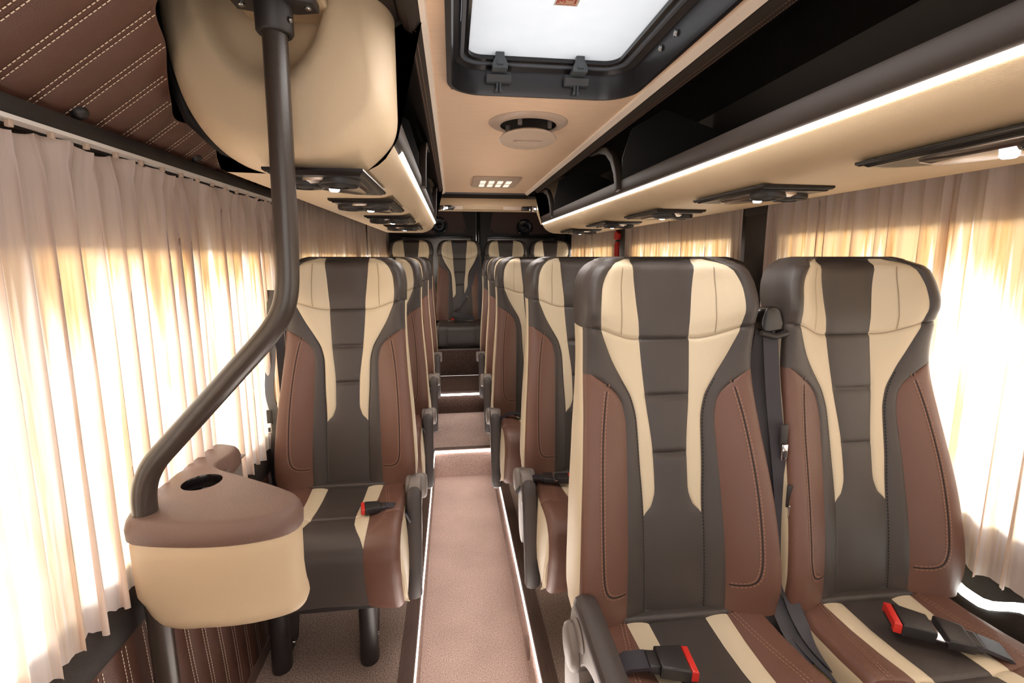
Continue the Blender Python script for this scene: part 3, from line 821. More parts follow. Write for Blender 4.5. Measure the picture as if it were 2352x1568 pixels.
# rounded nose of the left rack
def nose():
    mb = MB(); X0, X1 = -.585, -.118; cx = (X0+X1)/2
    lo = 1.524
    n = 56; K = 16; rows = []
    def outline(k):
        """closed-ish outline from left top, down round the bottom, to right top"""
        P = [(X0-.01, 2.0), (X0, 1.84), (X0+.015, 1.72), (X0+.045, 1.62), (X0+.11, 1.545), (X0+.20, 1.518), (X0+.30, 1.513), (X0+.37, 1.52), (X0+.425, 1.56), (X1+.0, 1.612), (X1-.0, 1.70), (X1-.0, 2.0)]
        return P
    P = outline(0)
    Q = P[:]
    for _ in range(3):
        R = [Q[0]]
        for a, b in zip(Q[:-1], Q[1:]): R += [tuple(lerp(x, y, .25) for x, y in zip(a, b)), tuple(lerp(x, y, .75) for x, y in zip(a, b))]
        Q = R+[Q[-1]]
    cc = (cx, 1.92)
    for k in range(K+1):
        th = k/K*PI/2
        sc = 1-.10*(1-math.cos(th)) if k < K else .9
        y = 1.165-.115*math.sin(th)
        row = []
        for p in Q:
            # inset the outline as it comes forward
            d = .075*(1-math.cos(th))
            vx, vz = cc[0]-p[0], cc[1]-p[1]; l = math.hypot(vx, vz) or 1
            row.append((p[0]+vx/l*d, y, p[1]+vz/l*d))
        rows.append(row)
    # front face: shrink toward the centre line with a dished area round the pole
    last = rows[-1]
    def dish(x, z):
        r = math.hypot((x+.362)/.140, (z-1.92)/.245)
        return .075*(1-sstep(.72, 1.0, r))
    for k in range(1, 21):
        t = k/20
        row = []
        for p in last:
            x = lerp(p[0], -.355, t); z = lerp(p[2], 2.0, t)
            y = 1.05-.012*math.sin(t*PI)+dish(x, z)
            row.append((x, y, z))
        rows.append(row)
    mb.grid(rows, 'rackcream')
    o = mb.build('nose_cap', rl, angle=60)
    return o
nose()
mb = MB(); mb.tube([(-.600, 1.17, 1.95), (-.602, 1.17, 1.84), (-.592, 1.17, 1.72), (-.565, 1.17, 1.64), (-.50, 1.17, 1.575), (-.44, 1.175, 1.548)], .014, 'rackblack', 10)
mb.build('edge_piping', rl)

# --- overhead vent units under the racks
def vent_unit_meshes():
    """local: inner straight edge at x=0 running +y, near edge along -x; z down"""
    out = {}
    mb = MB(); w, l = .205, .36
    plan = [(0, 0)]+[(-w, 0.0)]+[(-w*math.cos(a)**.8, l*math.sin(a)**1.0*.98+.012) for a in [PI/2*i/14 for i in range(1, 14)]]+[(0, l)]
    rows = []
    for sc, z in ((1.0, .0), (1.0, -.008), (.965, -.014), (.93, -.014), (.90, -.020), (.86, -.020)):
        cx, cy = -.085, .13
        rows.append([(cx+(p[0]-cx)*sc, cy+(p[1]-cy)*sc, z) for p in plan])
    mb.grid(rows, 'gloss', close=True); mb.add(rows[-1], [tuple(range(len(plan)))], 'plastic')
    out['housing'] = mb.mesh('housing', angle=35)
    mb = MB(); P = [(-.158, .06), (-.105, .035), (-.03, .035), (-.018, .10), (-.022, .26), (-.06, .27), (-.11, .21), (-.15, .13)]
    P = smooth_poly(P, 2); cx, cy = -.085, .14
    rows = [[(cx+(p[0]-cx)*sc, cy+(p[1]-cy)*sc, z) for p in P] for sc, z in ((1, -.020), (.98, -.028), (.86, -.036), (.80, -.034), (.3, -.030))]
    mb.grid(rows, 'bowl', close=True); mb.add(rows[-1], [tuple(range(len(P)))], 'bowl')
    out['lamp_bowl'] = mb.mesh('lamp_bowl')
    mb = MB()
    prof = [(.0, -.016), (.016, -.016), (.018, -.010), (.022, -.010)]
    for i in range(7):
        r = .022+.0028*i; z = -.016-.0*i; prof += [(r, -.020+.0005*i), (r+.0014, -.020+.0005*i), (r+.0014, -.014+.0005*i), (r+.0028, -.014+.0005*i)]
    prof += [(.044, -.014), (.046, -.008), (.046, .006)]
    mb.lathe(prof, 'plastic', None, 28)
    out['air_vent'] = mb.mesh('air_vent', angle=25)
    mb = MB(); mb.lathe([(0, -.007), (.009, -.006), (.0125, 0), (.0125, .003)], 'spot', None, 16); out['reading_light'] = mb.mesh('reading_light')
    return out
VU = vent_unit_meshes()
def vent_unit(side, x, y, label, lit=True, z=1.526):
    t = thing('overhead_vent_unit', label, 'air vent', (x, y, z))
    t.scale = (-1 if side > 0 else 1, 1, .66); t['group'] = 'overhead vent units'
    link('housing', VU['housing'], t); link('lamp_bowl', VU['lamp_bowl'], t)
    for vx, vy in ((-.150, .10), (-.066, .075)):
        v = link('air_vent', VU['air_vent'], t); v.location = (vx, vy, -.026)
    r = link('reading_light', VU['reading_light'], t); r.location = (-.098, .165, -.036)
    return t
nth = ['nearest', 'second', 'third', 'farthest']
for i, y in enumerate((1.07, 1.60, 2.23, 2.84)):
    vent_unit(-1, -.185, y, ['black vent and reading light unit right behind the bent pole, under the left rack', 'second black vent and light unit from the pole under the left rack', 'third black vent and light unit from the pole under the left rack', 'farthest black vent and light unit under the left rack'][i])
for i, y in enumerate((.52, 1.16, 1.80, 2.44, 3.12)):
    vent_unit(1, .80, y, ['black vent and light unit cut off by the right picture edge, under the right rack', 'black vent and light unit above the wall pillar between curtains, under the right rack', 'black vent and light unit above the middle right curtains, next beyond the pillar', 'black vent and light unit above the red belt post, under the right rack', 'farthest black vent and light unit under the right rack'][i])

# --- quilted panels on the left wall
def quilted(prof, y0, y1, sp, ph, clip=None, puff=.006):
    xm = (lambda y: table(clip, y)) if clip else (lambda y: 9)
    """prof: (x, z) points bottom to top on the inner side"""
    P = prof
    for _ in range(2):
        Q = [P[0]]
        for a, b in zip(P[:-1], P[1:]): Q += [tuple(lerp(x, y, .25) for x, y in zip(a, b)), tuple(lerp(x, y, .75) for x, y in zip(a, b))]
        P = Q+[P[-1]]
    P = resample(P, .012)+[P[-1]]
    nr = []
    for i in range(len(P)):
        a = P[max(i-1, 0)]; b = P[min(i+1, len(P)-1)]; tx, tz = b[0]-a[0], b[1]-a[1]; l = math.hypot(tx, tz) or 1; nr.append((tz/l, -tx/l))
    def cl(p, y):
        m_ = xm(y)
        return p if p[0] <= m_ else (m_, 1.575+(m_+.708)*.74)
    mb = MB(); ys = []; y = y0
    while y < y1: ys.append(y); y += sp/12
    ys.append(y1); rows = []
    for y in ys:
        ph_ = ((y-ph) % sp)/sp; d = min(ph_, 1-ph_)*sp
        h = puff*(1-math.exp(-(max(0, d-.004)/.014)**1.3)) if d > .004 else 0.0
        rows.append([(cl(p, y)[0]+n[0]*h*max(0, min(1, (xm(y)-p[0])/.025)), y, cl(p, y)[1]+n[1]*h*max(0, min(1, (xm(y)-p[0])/.025))) for p, n in zip(P, nr)])
    mb.grid(rows, 'quilt')
    k = math.ceil((y0-ph)/sp)
    while ph+k*sp < y1:
        yc = ph+k*sp; k += 1
        for dy in (-.006, .006):
            if not (y0 < yc+dy < y1): continue
            R = resample(P, .0085)
            for i in range(len(R)-1):
                a, b = R[i], tuple(lerp(p, q, .68) for p, q in zip(R[i], R[i+1]))
                if b[0] > xm(yc): continue
                tx, tz = b[0]-a[0], b[1]-a[1]; l = math.hypot(tx, tz) or 1; nx, nz = tz/l*.0012, -tx/l*.0012
                nx *= 1.6; nz *= 1.6
                mb.add([(a[0]+nx, yc+dy-.0011, a[1]+nz), (a[0]+nx, yc+dy+.0011, a[1]+nz), (b[0]+nx, yc+dy+.0011, b[1]+nz), (b[0]+nx, yc+dy-.0011, b[1]+nz)], [(0, 1, 2, 3)], 'thread')
    return mb
mb = quilted([(-.708, 1.575), (-.66, 1.610), (-.60, 1.655), (-.54, 1.699), (-.47, 1.750), (-.43, 1.782), (-.41, 1.83), (-.40, 1.95)], -.4, 2.10, .0745, .909, [(.84, -.40), (.909, -.478), (.987, -.508), (1.055, -.545), (1.133, -.583), (1.207, -.612), (1.30, -.600), (2.1, -.590)])
t = tag(mb.build('quilted_panel'), 'brown quilted leather panel with white double stitching above the left curtains', 'wall panel')
for y in (.995, 1.39, 1.79, -.0):
    mb = MB(); nx = Vector((.59, 0, -.81)).normalized()
    q = Vector((0, 0, 1)).rotation_difference(nx).to_matrix().to_4x4()
    mb.lathe([(0, .010), (.006, .0095), (.0115, .007), (.0135, .003), (.014, -.004)], 'plastic', Matrix.Translation((-.668, y, 1.600)) @ q, 20)
    mb.build('button', t)
mb = MB()
mb.prism([(-.665, 1.585), (-.663, 1.567), (-.668, 1.556), (-.735, 1.556), (-.735, 1.59), (-.70, 1.592)], YF, 2.12, 1, 'plastic')
struct('trim_7', mb)
mb = quilted([(-.660, .012), (-.668, .18), (-.685, .38), (-.694, .545)], -.6, 3.9, .066, .90, puff=.005)
tag(mb.build('quilted_panel', None), 'brown quilted lower side panel with white stitching, on the floor behind the console legs', 'wall panel')
mb = MB()
mb.prism([(-.690, .545), (-.683, .560), (-.685, .612), (-.70, .632), (-.745, .635), (-.745, .54)], YF, YR, 1, 'blackwall')
struct('trim_8', mb)
mb = MB(); mb.prism([(-.645, 0), (-.645, .012), (-.650, .03), (-.672, .034), (-.745, .03), (-.745, 0)], YF, 3.95, 1, 'rib'); struct('baseboard_left', mb)

# --- right lower side: moulded panel with a glowing wavy edge
def wavy(y):
    return .487+.0*y+.055*(1-sstep(.80, .905, y))+.028*sstep(.93, 1.02, y)
mb = MB(); rows = []
ys = [YF+i*.02 for i in range(int((YR-YF)/.02)+1)]
for y in ys:
    z = wavy(y)
    rows.append([(XR-.055, y, 0), (XR-.05, y, .15), (XR-.045, y, z-.07), (XR-.042, y, z-.03), (XR-.03, y, z-.008), (XR-.012, y, z)])
mb.grid(rows, 'rackdark')
rows = [[(XR-.012, y, wavy(y)+.018), (XR-.006, y, wavy(y)+.03), (XR-.0, y, .575), (XR+.02, y, .62)] for y in ys]
mb.grid(rows, 'blackwall')
o = tag(mb.build('wall_lining'), 'dark moulded lower lining with a wavy glowing edge along the right wall', 'wall panel')
mb = MB(); rows = []
for y in ys:
    z = wavy(y); rows.append([(XR-.022, y, z-.010), (XR-.022, y, z+.002), (XR-.016, y, z+.012), (XR-.008, y, z+.018), (XR-.004, y, z)])
mb.grid(rows, 'ledpanel', close=False)
mb.build('light_strip', o)

# --- curtains
def curtain(label, x, y0, y1, z0, z1, side, seed, folds=.055, amp=.016, header=True, group=None, drape=0):
    """side: +1 the room is toward +x (left wall), -1 right wall"""
    rnd = random.Random(seed)
    mb = MB(); w = y1-y0; nf = max(3, int(w/folds)); ny = max(60, int(w/.0045)); nz = 46
    ph = [rnd.uniform(0, 6.28) for _ in range(8)]
    f1 = [rnd.uniform(.8, 1.25) for _ in range(8)]
    # irregular phase along the width
    def phase(t, v):
        return 2*PI*nf*t+1.6*math.sin(2*PI*2.3*t*f1[0]+ph[0])+.9*math.sin(2*PI*5.1*t*f1[1]+ph[1])+v*.9*math.sin(2*PI*1.7*t+ph[2])
    rows = []
    for i in range(nz+1):
        v = (i/nz)
        v = v**1.0
        z = lerp(z1, z0, v); row = []
        top = 1-sstep(0, .06, v)
        for j in range(ny+1):
            t = j/ny; p = phase(t, v)
            a = amp*(.45+.75*v*(.6+.4*math.sin(2*PI*3*t+ph[3])))
            a *= (1-.35*math.exp(-((v-.045)/.02)**2))
            d = a*(math.sin(p)+.45*math.sin(2*p+ph[4])*(.5+.5*math.sin(2*PI*2*t+ph[5]))+.22*math.sin(3.3*p+ph[6]))
            dy = 1.05*a*math.cos(p+.5)+.012*v*math.sin(2*PI*1.1*t+ph[7])
            zz = z
            if v > .9: zz = z+.006*math.sin(p*.5+ph[1])*(v-.9)*10
            if header and v < .08:
                # scalloped gathered header
                hh = math.sin(2*PI*nf*.34*t+ph[2])
                d += .010*top*math.sin(2*PI*nf*.34*t*1.0+ph[3]); zz += -.010*top*(.5+.5*hh)
            yy = y0+t*w+dy*(1 if .03 < t < .97 else .2)
            if drape and v > .15:
                yy += drape*sstep(.15, 1, v)*(1-t)
            row.append((x+side*d, yy, zz))
        rows.append(row)
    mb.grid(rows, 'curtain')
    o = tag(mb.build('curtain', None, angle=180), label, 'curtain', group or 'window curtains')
    return o
ZL0, ZL1 = .625, 1.546
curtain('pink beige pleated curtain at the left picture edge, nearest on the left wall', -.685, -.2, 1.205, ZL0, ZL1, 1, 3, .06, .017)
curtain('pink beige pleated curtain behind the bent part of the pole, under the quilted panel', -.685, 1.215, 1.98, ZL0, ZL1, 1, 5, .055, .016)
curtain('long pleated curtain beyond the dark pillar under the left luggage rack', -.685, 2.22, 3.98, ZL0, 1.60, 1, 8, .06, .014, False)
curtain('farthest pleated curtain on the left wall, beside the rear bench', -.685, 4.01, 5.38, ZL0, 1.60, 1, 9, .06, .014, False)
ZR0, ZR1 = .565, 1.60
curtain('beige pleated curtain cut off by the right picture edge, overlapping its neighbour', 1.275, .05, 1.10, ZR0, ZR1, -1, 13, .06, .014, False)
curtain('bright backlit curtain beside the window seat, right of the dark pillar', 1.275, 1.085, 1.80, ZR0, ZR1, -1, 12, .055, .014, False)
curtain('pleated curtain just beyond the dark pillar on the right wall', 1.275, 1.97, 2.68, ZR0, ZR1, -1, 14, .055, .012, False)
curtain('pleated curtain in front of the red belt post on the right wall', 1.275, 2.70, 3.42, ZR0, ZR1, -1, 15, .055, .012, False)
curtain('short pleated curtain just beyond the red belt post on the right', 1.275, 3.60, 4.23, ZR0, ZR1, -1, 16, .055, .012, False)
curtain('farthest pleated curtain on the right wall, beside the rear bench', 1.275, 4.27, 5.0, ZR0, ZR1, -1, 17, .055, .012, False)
# curtain rail and gliders (left front)
mb = MB(); mb.prism([(-.690, 1.549), (-.664, 1.549), (-.664, 1.556), (-.690, 1.556)], -.4, 1.99, 1, 'white')
t = tag(mb.build('curtain_rail'), 'white curtain rail with brass gliders above the left front curtains', 'curtain rail')
for i in range(22):
    mb = MB(); y = .30+i*.078; mb.box((-.676, y, 1.538), (-.668, y+.008, 1.550), 'vent', .001); mb.build('glider', t)

# --- wall pillars between windows
mb = MB(); mb.prism([(XL-.045, 1.99), (XL+.012, 1.99), (XL+.02, 2.0), (XL+.02, 2.19), (XL+.012, 2.20), (XL-.045, 2.20)], .6, 1.70, 2, 'blackwall', bev=.004); struct('trim_9', mb)
mb = MB(); mb.prism([(XR+.02, 1.79), (XR-.018, 1.80), (XR-.022, 1.81), (XR-.022, 1.95), (XR-.016, 1.96), (XR+.02, 1.97)], .55, 1.70, 2, 'blackwall', bev=.004)
mb.box((XR-.027, 1.80, 1.515), (XR-.02, 1.96, 1.60), 'plastic')
struct('trim_10', mb)
# red belt / hammer post on the right wall
t = thing('emergency_hammer', 'red plastic emergency hammer holder on the right wall between two curtains', 'hammer', (XR-.05, 3.50, 0))
mb = MB(); mb.box((-.012, -.022, 1.24), (.012, .022, 1.455), 'red', .006); mb.box((-.018, -.012, 1.25), (-.010, .012, 1.44), 'red', .003)
for i in range(7): mb.box((-.020, -.014, 1.26+i*.025), (-.016, .014, 1.27+i*.025), 'red', .001)
mb.build('holder', t)
mb = MB(); mb.prism([(-.035, 1.47), (.035, 1.47), (.045, 1.49), (.03, 1.53), (-.01, 1.535), (-.045, 1.515), (-.04, 1.485)], -.014, .014, 0, 'red', bev=.005); mb.tube([(0, 0, 1.45), (0, 0, 1.475)], .008, 'plastic', 10)
mb.build('hammer_head', t)

# --- rear: cross panel, doors, speakers
t = thing('cross_panel', 'cream leather panel across the roof at the end of the ceiling', 'panel', (0, 0, 0))
mb = MB()
mb.prism([(4.10, 1.832), (4.085, 1.80), (4.08, 1.765), (4.10, 1.742), (4.20, 1.735), (4.30, 1.74), (4.30, 1.84)], -.20, .80, 0, 'rackcream')
mb.build('panel_face', t)
for x0 in (-.135, .725):
    mb = MB(); mb.prism([(3.80, 1.60), (3.80, 1.87), (4.10, 1.84), (4.10, 1.735), (3.86, 1.60)], x0, x0+.012, 0, 'rackcream', bev=.002); mb.build('side_cheek', t)
for x0, x1, cx in ((-.12, .10, -.08), (.44, .73, .64)):
    mb = MB()
    mb.prism([(x0, 1.735), (x0, 1.768), (x1 if x0 < 0 else x0+.0, 1.768) if x0 < 0 else (x0+.08, 1.768), (x1, 1.750 if x0 < 0 else 1.768), (x1, 1.735)], 4.072, 4.09, 1, 'vent', bev=.003)
    mb.build('corner_trim', t)
for s, x in ((1, -.045), (-1, .66)):
    o = MB(); o.prism([(x-.07, 1.730), (x-.06, 1.764), (x+.04, 1.768), (x+.08, 1.75), (x+.06, 1.730)], 4.045, 4.075, 1, 'gloss', bev=.008); o.build('rear_vent', t)
    o = MB(); o.lathe([(0, -.010), (.02, -.008), (.024, 0)], 'chrome', Matrix.Translation((x-.02*s, 4.045, 1.744)) @ Matrix.Rotation(-PI/2, 4, 'X'), 16); o.build('lamp_bowl', t)
    o = MB(); o.lathe([(0, -.012), (.007, -.010), (.009, 0)], 'spot', Matrix.Translation((x-.02*s+.03, 4.042, 1.744)) @ Matrix.Rotation(-PI/2, 4, 'X'), 12); o.build('reading_light', t)
mb = MB(); mb.box((XT0-.02, YC-.03, ZC-.012), (XT1+.02, YC+.0, ZC+.01), 'greyseal', .003); mb.box((XT0-.03, YC-.005, 1.835), (XT1+.03, YC+.03, ZC), 'rackdark')
struct('trim_11', mb)

mb = MB(); mb.box((XL-.1, YR, 0), (XR+.1, YR+.04, ZR), 'blackwall'); struct('wall_back', mb, smooth=False)
for i, (x0, x1) in enumerate(((XL+.06, .295), (.315, XR-.05))):
    mb = MB(); mb.prism([(x0, .3), (x1, .3), (x1, 1.97), (x0+.04 if i == 0 else x0, 1.97)] if i == 0 else [(x0, .3), (x1, .3), (x1-.04, 1.97), (x0, 1.97)], YR-.03, YR+.0, 1, 'plastic', bev=.01)
    d = struct('door_%d' % (i+1), mb)
    # rear window with grey curtain showing between head rests
    mb = MB(); a, b = (x0+.09, x1-.08); mb.box((a, YR-.034, .75), (b, YR-.029, 1.555), 'steel', .002); mb.build('window_panel', d)
    mb = MB(); mb.box((a-.02, YR-.042, 1.548), (b+.02, YR-.030, 1.575), 'gloss', .004); mb.build('window_trim', d)
    mb = MB()
    L = [(a+.02, 1.60), (b-.02, 1.60), (b-.06, 1.87), (a+.06, 1.87)] if i == 1 else [(a+.02, 1.60), (b-.04, 1.60), (b-.10, 1.88), (a+.04, 1.88)]
    # corners rounded
    mb.prism(smooth_poly([tuple(lerp(p, q, s) for p, q in zip(L[k], L[(k+1) % 4])) for k in range(4) for s in (.06, .94)], 2), YR-.042, YR-.028, 1, 'doorpanel', bev=.004)
    mb.build('speaker_panel', d)
    mb = MB()
    for px, pz in ((a+.05, 1.63), (b-.07, 1.63), (b-.12, 1.85), (a+.09, 1.85)):
        mb.lathe([(0, -.006), (.008, -.005), (.012, 0)], 'plastic', Matrix.Translation((px, YR-.042, pz)) @ Matrix.Rotation(-PI/2, 4, 'X'), 12)
    mb.build('fastener', d)
    mb = MB(); hx = x1-.13 if i == 0 else x0+.10
    for k, (dx, dz) in enumerate(((0, 1.885), (.055, 1.89), (.055, 1.855), (.01, 1.915), (.045, 1.915))):
        mb.lathe([(0, -.004), (.009, -.004), (.011, 0)], 'steel', Matrix.Translation((hx+dx*(1 if i == 0 else 1), YR-.030, dz)) @ Matrix.Rotation(-PI/2, 4, 'X'), 14)
    mb.build('screw', d)
mb = MB(); mb.box((.272, YR-.036, .8), (.281, YR-.030, 1.96), 'chrome', .002); mb.box((.293, YR-.036, .8), (.318, YR-.028, 1.97), 'gloss', .004); struct('trim_12', mb)
def speaker(x, z, label):
    t = thing('speaker', label, 'speaker', (x, YR-.043, z), 'rear door speakers')
    R = Matrix.Rotation(PI/2, 4, 'X')
    mb = MB(); mb.lathe([(.094, .0), (.094, .010), (.088, .018), (.080, .018), (.076, .008)], 'gloss', R, 36); mb.build('speaker_ring', t)
    mb = MB(); mb.lathe([(.076, .008), (.06, .004), (.035, -.004+.006), (.028, .004), (.02, .012), (0, .016)], 'cone', R, 36); mb.build('speaker_cone', t)
    for a in (45, 135, 225, 315):
        a = math.radians(a); mb = MB(); mb.lathe([(0, .022), (.004, .021), (.005, .017)], 'chrome', Matrix.Translation((.084*math.cos(a), 0, .084*math.sin(a))) @ R, 8); mb.build('screw', t)
speaker(-.135, 1.685, 'round black speaker in the left rear door, half hidden by the left rack')
speaker(.83, 1.672, 'round black speaker in the right rear door, above the rear head rests')

# --- seats
SEATS = {}
Lx = -.398; Ra = .502; Rb = 1.012
DOWN = math.radians(72)
seat('single cream, brown and charcoal leather seat behind the console, first on the left', (Lx, ROW[1], 0), arm=1, armrot=DOWN, buckle=(.145, -.22, .515), brot=math.radians(12))
seat('single leather seat on the left, directly behind the front one', (Lx+.01, ROW[2]+.04, 0), arm=1, armrot=DOWN, buckle=(.145, -.2, .515), brot=.2)
seat('single leather seat on the left, third from the console', (Lx+.01, ROW[3]+.06, 0), arm=1, armrot=DOWN, buckle=(.145, -.2, .515), brot=.2)
seat('single leather seat on the left, farthest before the rear step', (Lx+.01, ROW[4]+.06, 0), arm=1, armrot=DOWN)
seat('large leather aisle seat in front on the right with a raised grey armrest', (Ra+.012, ROW[0], 0), arm=-1, armrot=math.radians(2), buckle=(-.115, -.155, .52), brot=PI-.12, bsc=1.25, sx=.98)
seat('leather window seat nearest on the right, turned beside the bright curtain', (Rb+.002, ROW[0], 0), buckle=(.03, -.15, .52), brot=math.radians(-30), tongue=True, bsc=1.35, sx=.95)
seat('leather aisle seat on the right, second row, with hanging grey armrest', (Ra+.010, ROW[1], 0), arm=-1, armrot=DOWN, buckle=(-.14, -.1, .52), brot=PI-.05, tongue=True)
seat('leather window seat on the right, second row, mostly hidden by the front pair', (Rb, ROW[1], 0))
seat('leather aisle seat on the right, third row, shifted toward the aisle', (Ra-.045, ROW[2], 0), arm=-1, armrot=DOWN, buckle=(-.13, -.1, .52), brot=PI-.05)
seat('leather window seat on the right, third row, only its top showing', (Rb-.02, ROW[2], 0))
seat('leather aisle seat on the right, fourth row', (Ra-.03, ROW[3], 0), arm=-1, armrot=DOWN)
seat('leather window seat on the right, fourth row', (Rb-.02, ROW[3], 0))
seat('leather aisle seat on the right, fifth row, last before the rear step', (Ra-.02, ROW[4]+.04, 0), arm=-1, armrot=DOWN)
seat('leather window seat on the right, fifth row', (Rb-.02, ROW[4]+.04, 0))
rear_cushion = CACHE['cushion'].copy()
mi_ = {m.name: i for i, m in enumerate(rear_cushion.materials)}
for p in rear_cushion.polygons:
    c = p.center
    if p.material_index in (mi_['brown_leather'], mi_['tan_thread']) or (p.material_index == mi_['cream_leather'] and c.y < -.055): p.material_index = mi_['charcoal_leather']
YB = 4.99
for x, lb in ((-.425, 'rear bench seat at the left end, by the far left curtain'), (.08, 'rear bench seat facing straight down the aisle, crossed by a diagonal belt'), (.578, 'rear bench seat right of the door gap'), (1.07, 'rear bench seat at the right end')):
    s = seat(lb, (x, YB, .18), legs=False, group='rear bench seats', buckle=(-.03, -.12, .52) if .0 < x < .2 else None, brot=.3)
    s.scale = (1.04, 1, 1)
    for ch in s.children:
        if ch.name.startswith('cushion') and ch.name[:12] != 'cushion_side': ch.data = rear_cushion

# --- seat belts
def belt(label, parts, tong=None, cat='seat belt'):
    t = thing('seat_belt', label, cat, (0, 0, 0), 'hanging seat belts')
    for pts, w in parts:
        mb = MB()
        P = [Vector(p) for p in pts]
        Q = []
        for i in range(len(P)-1):
            p0, p1, p2, p3 = P[max(i-1, 0)], P[i], P[i+1], P[min(i+2, len(P)-1)]
            for k in range(6):
                s = k/6; Q.append(.5*((2*p1)+(-p0+p2)*s+(2*p0-5*p1+4*p2-p3)*s*s+(-p0+3*p1-3*p2+p3)*s**3))
        Q.append(P[-1]); mb.ribbon(Q, w, 'belt'); mb.build('webbing', t)
    if tong:
        for p in tong:
            mb = MB(); x, y, z = p
            mb.box((x-.010, y-.016, z-.028), (x+.010, y-.010, z+.028), 'plastic', .003)
            mb.box((x-.008, y-.022, z-.060), (x+.008, y-.018, z-.02), 'chrome', .002); mb.box((x-.004, y-.0235, z-.052), (x+.004, y-.0165, z-.036), 'plastic')
            mb.build('tongue', t)
    return t
belt('dark seat belt hanging beside the front left single seat, silver tongue by the curtain', [
    ([(-.658, 1.82, 1.22), (-.664, 1.79, 1.0), (-.672, 1.77, .85), (-.655, 1.76, .74), (-.660, 1.74, .55), (-.652, 1.74, .25)], (.036, -.012, 0)),
    ([(-.645, 1.83, 1.20), (-.640, 1.82, .98), (-.635, 1.81, .78), (-.640, 1.79, .55), (-.632, 1.78, .25)], (.030, .01, 0)),
    ([(-.675, 1.80, .80), (-.685, 1.79, .60), (-.68, 1.79, .25)], (.03, .0, 0))], [(-.672, 1.765, .76)])
belt('black seat belts bundled between the two front right seats', [
    ([(.765, 1.06, 1.16), (.762, 1.07, 1.02), (.768, 1.03, .88), (.775, 1.0, .76), (.772, .965, .60), (.775, .94, .50), (.79, .86, .455), (.81, .78, .44)], (.034, -.026, 0)),
    ([(.772, 1.05, 1.15), (.778, 1.03, 1.0), (.782, .99, .82), (.786, .96, .66), (.788, .93, .54), (.80, .87, .47), (.815, .80, .45)], (.030, -.014, 0)),
    ([(.750, 1.09, 1.14), (.752, 1.07, .98), (.760, 1.03, .84), (.768, .99, .72), (.762, .96, .56), (.77, .90, .47), (.785, .84, .44)], (.036, -.010, .0)),
    ([(.785, 1.08, 1.16), (.79, 1.04, .95), (.79, .99, .72), (.795, .95, .56), (.81, .90, .47), (.83, .82, .455)], (.030, -.02, 0)),
    ([(.735, 1.12, 1.10), (.745, 1.08, .92), (.755, 1.03, .78), (.762, .99, .62), (.765, .94, .50)], (.030, .0, 0))], [(.785, 1.005, .915), (.792, .975, .775)])
t = thing('belt_guide', 'black plastic belt guide on top of the shell between the front right seats', 'belt guide', (.778, 1.07, 1.178))
mb = MB(); mb.prism(smooth_poly([(-.03, -.025), (.025, -.025), (.03, .0), (.018, .04), (-.015, .045), (-.032, .02)], 2), -.02, .012, 1, 'gloss', bev=.004); mb.build('guide_body', t)
mb = MB(); mb.tube([(-.034, -.024, -.022), (.0, -.03, -.030), (.034, -.024, -.022)], .008, 'plastic', 10); mb.build('guide_loop', t)
belt('black seat belt lying diagonally across the rear bench seat facing the aisle', [
    ([(.275, 5.02, 1.34), (.24, 4.98, 1.22), (.17, 4.92, 1.02), (.07, 4.90, .84), (.0, 4.86, .76)], (.05, 0, .02)),
    ([(.275, 5.02, 1.34), (.285, 4.93, 1.1), (.28, 4.9, .9), (.28, 4.86, .70)], (.04, 0, 0)),
    ([(.0, 4.86, .76), (.10, 4.83, .74), (.22, 4.84, .71)], (0, .0, .04))])

# --- bent grab pole
t = thing('grab_pole', 'black bent grab pole from the left rack down through the console', 'pole', (-.64, 1.0, 0))
W = [(-.322, 1.0, 1.80), (-.328, 1.0, 1.33), (-.337, 1.0, 1.25), (-.365, 1.0, 1.195), (-.45, 1.0, 1.10), (-.575, 1.0, .965), (-.618, 1.0, .915), (-.638, 1.0, .865), (-.641, 1.0, .80), (-.638, 1.0, .52), (-.632, 1.0, 0.0)]
def cat(P, k=8):
    P = [Vector(p) for p in P]; Q = []
    for i in range(len(P)-1):
        p0, p1, p2, p3 = P[max(i-1, 0)], P[i], P[i+1], P[min(i+2, len(P)-1)]
        for j in range(k):
            s = j/k; m1 = (p2-p0)/2; m2 = (p3-p1)/2; L = (p2-p1).length
            m1 = m1.normalized()*L if m1.length else m1; m2 = m2.normalized()*L if m2.length else m2
            Q.append((2*s**3-3*s*s+1)*p1+(s**3-2*s*s+s)*m1+(-2*s**3+3*s*s)*p2+(s**3-s*s)*m2)
    return Q+[P[-1]]
mb = MB(); mb.tube([p-Vector((-.64, 1.0, 0)) for p in cat(W)], .0225, 'pole', 24); mb.build('pole_tube', t)
mb = MB(); mb.lathe([(.0235, -.062), (.030, -.062), (.033, -.058), (.034, .0), (.034, .06)], 'plastic', Matrix.Translation((.318, 0, 1.815)), 28)
mb.prism([(.245, -.022), (.28, -.032), (.355, -.032), (.395, -.022), (.395, .022), (.355, .032), (.28, .032), (.245, .022)], 1.803, 1.822, 2, 'plastic', bev=.004)
br = mb.build('pole_bracket', t)
mb = MB(); mb.prism([(.235, -.035), (.405, -.035), (.405, .11), (.235, .11)], 1.823, 1.86, 2, 'rackcream', bev=.006); mb.build('mounting_block', t)
for x in (.262, .380):
    mb = MB(); mb.lathe([(0, -.004), (.004, -.004), (.0065, -.002), (.0065, 0)], 'steel', Matrix.Translation((x, -.0, 1.803)), 12); mb.build('screw', br)
mb = MB(); mb.lathe([(0, .004), (.004, .004), (.006, 0)], 'steel', Matrix.Translation((.350, -.012, 1.775)) @ Matrix.Rotation(PI/2, 4, 'Y'), 12); mb.build('screw', br)

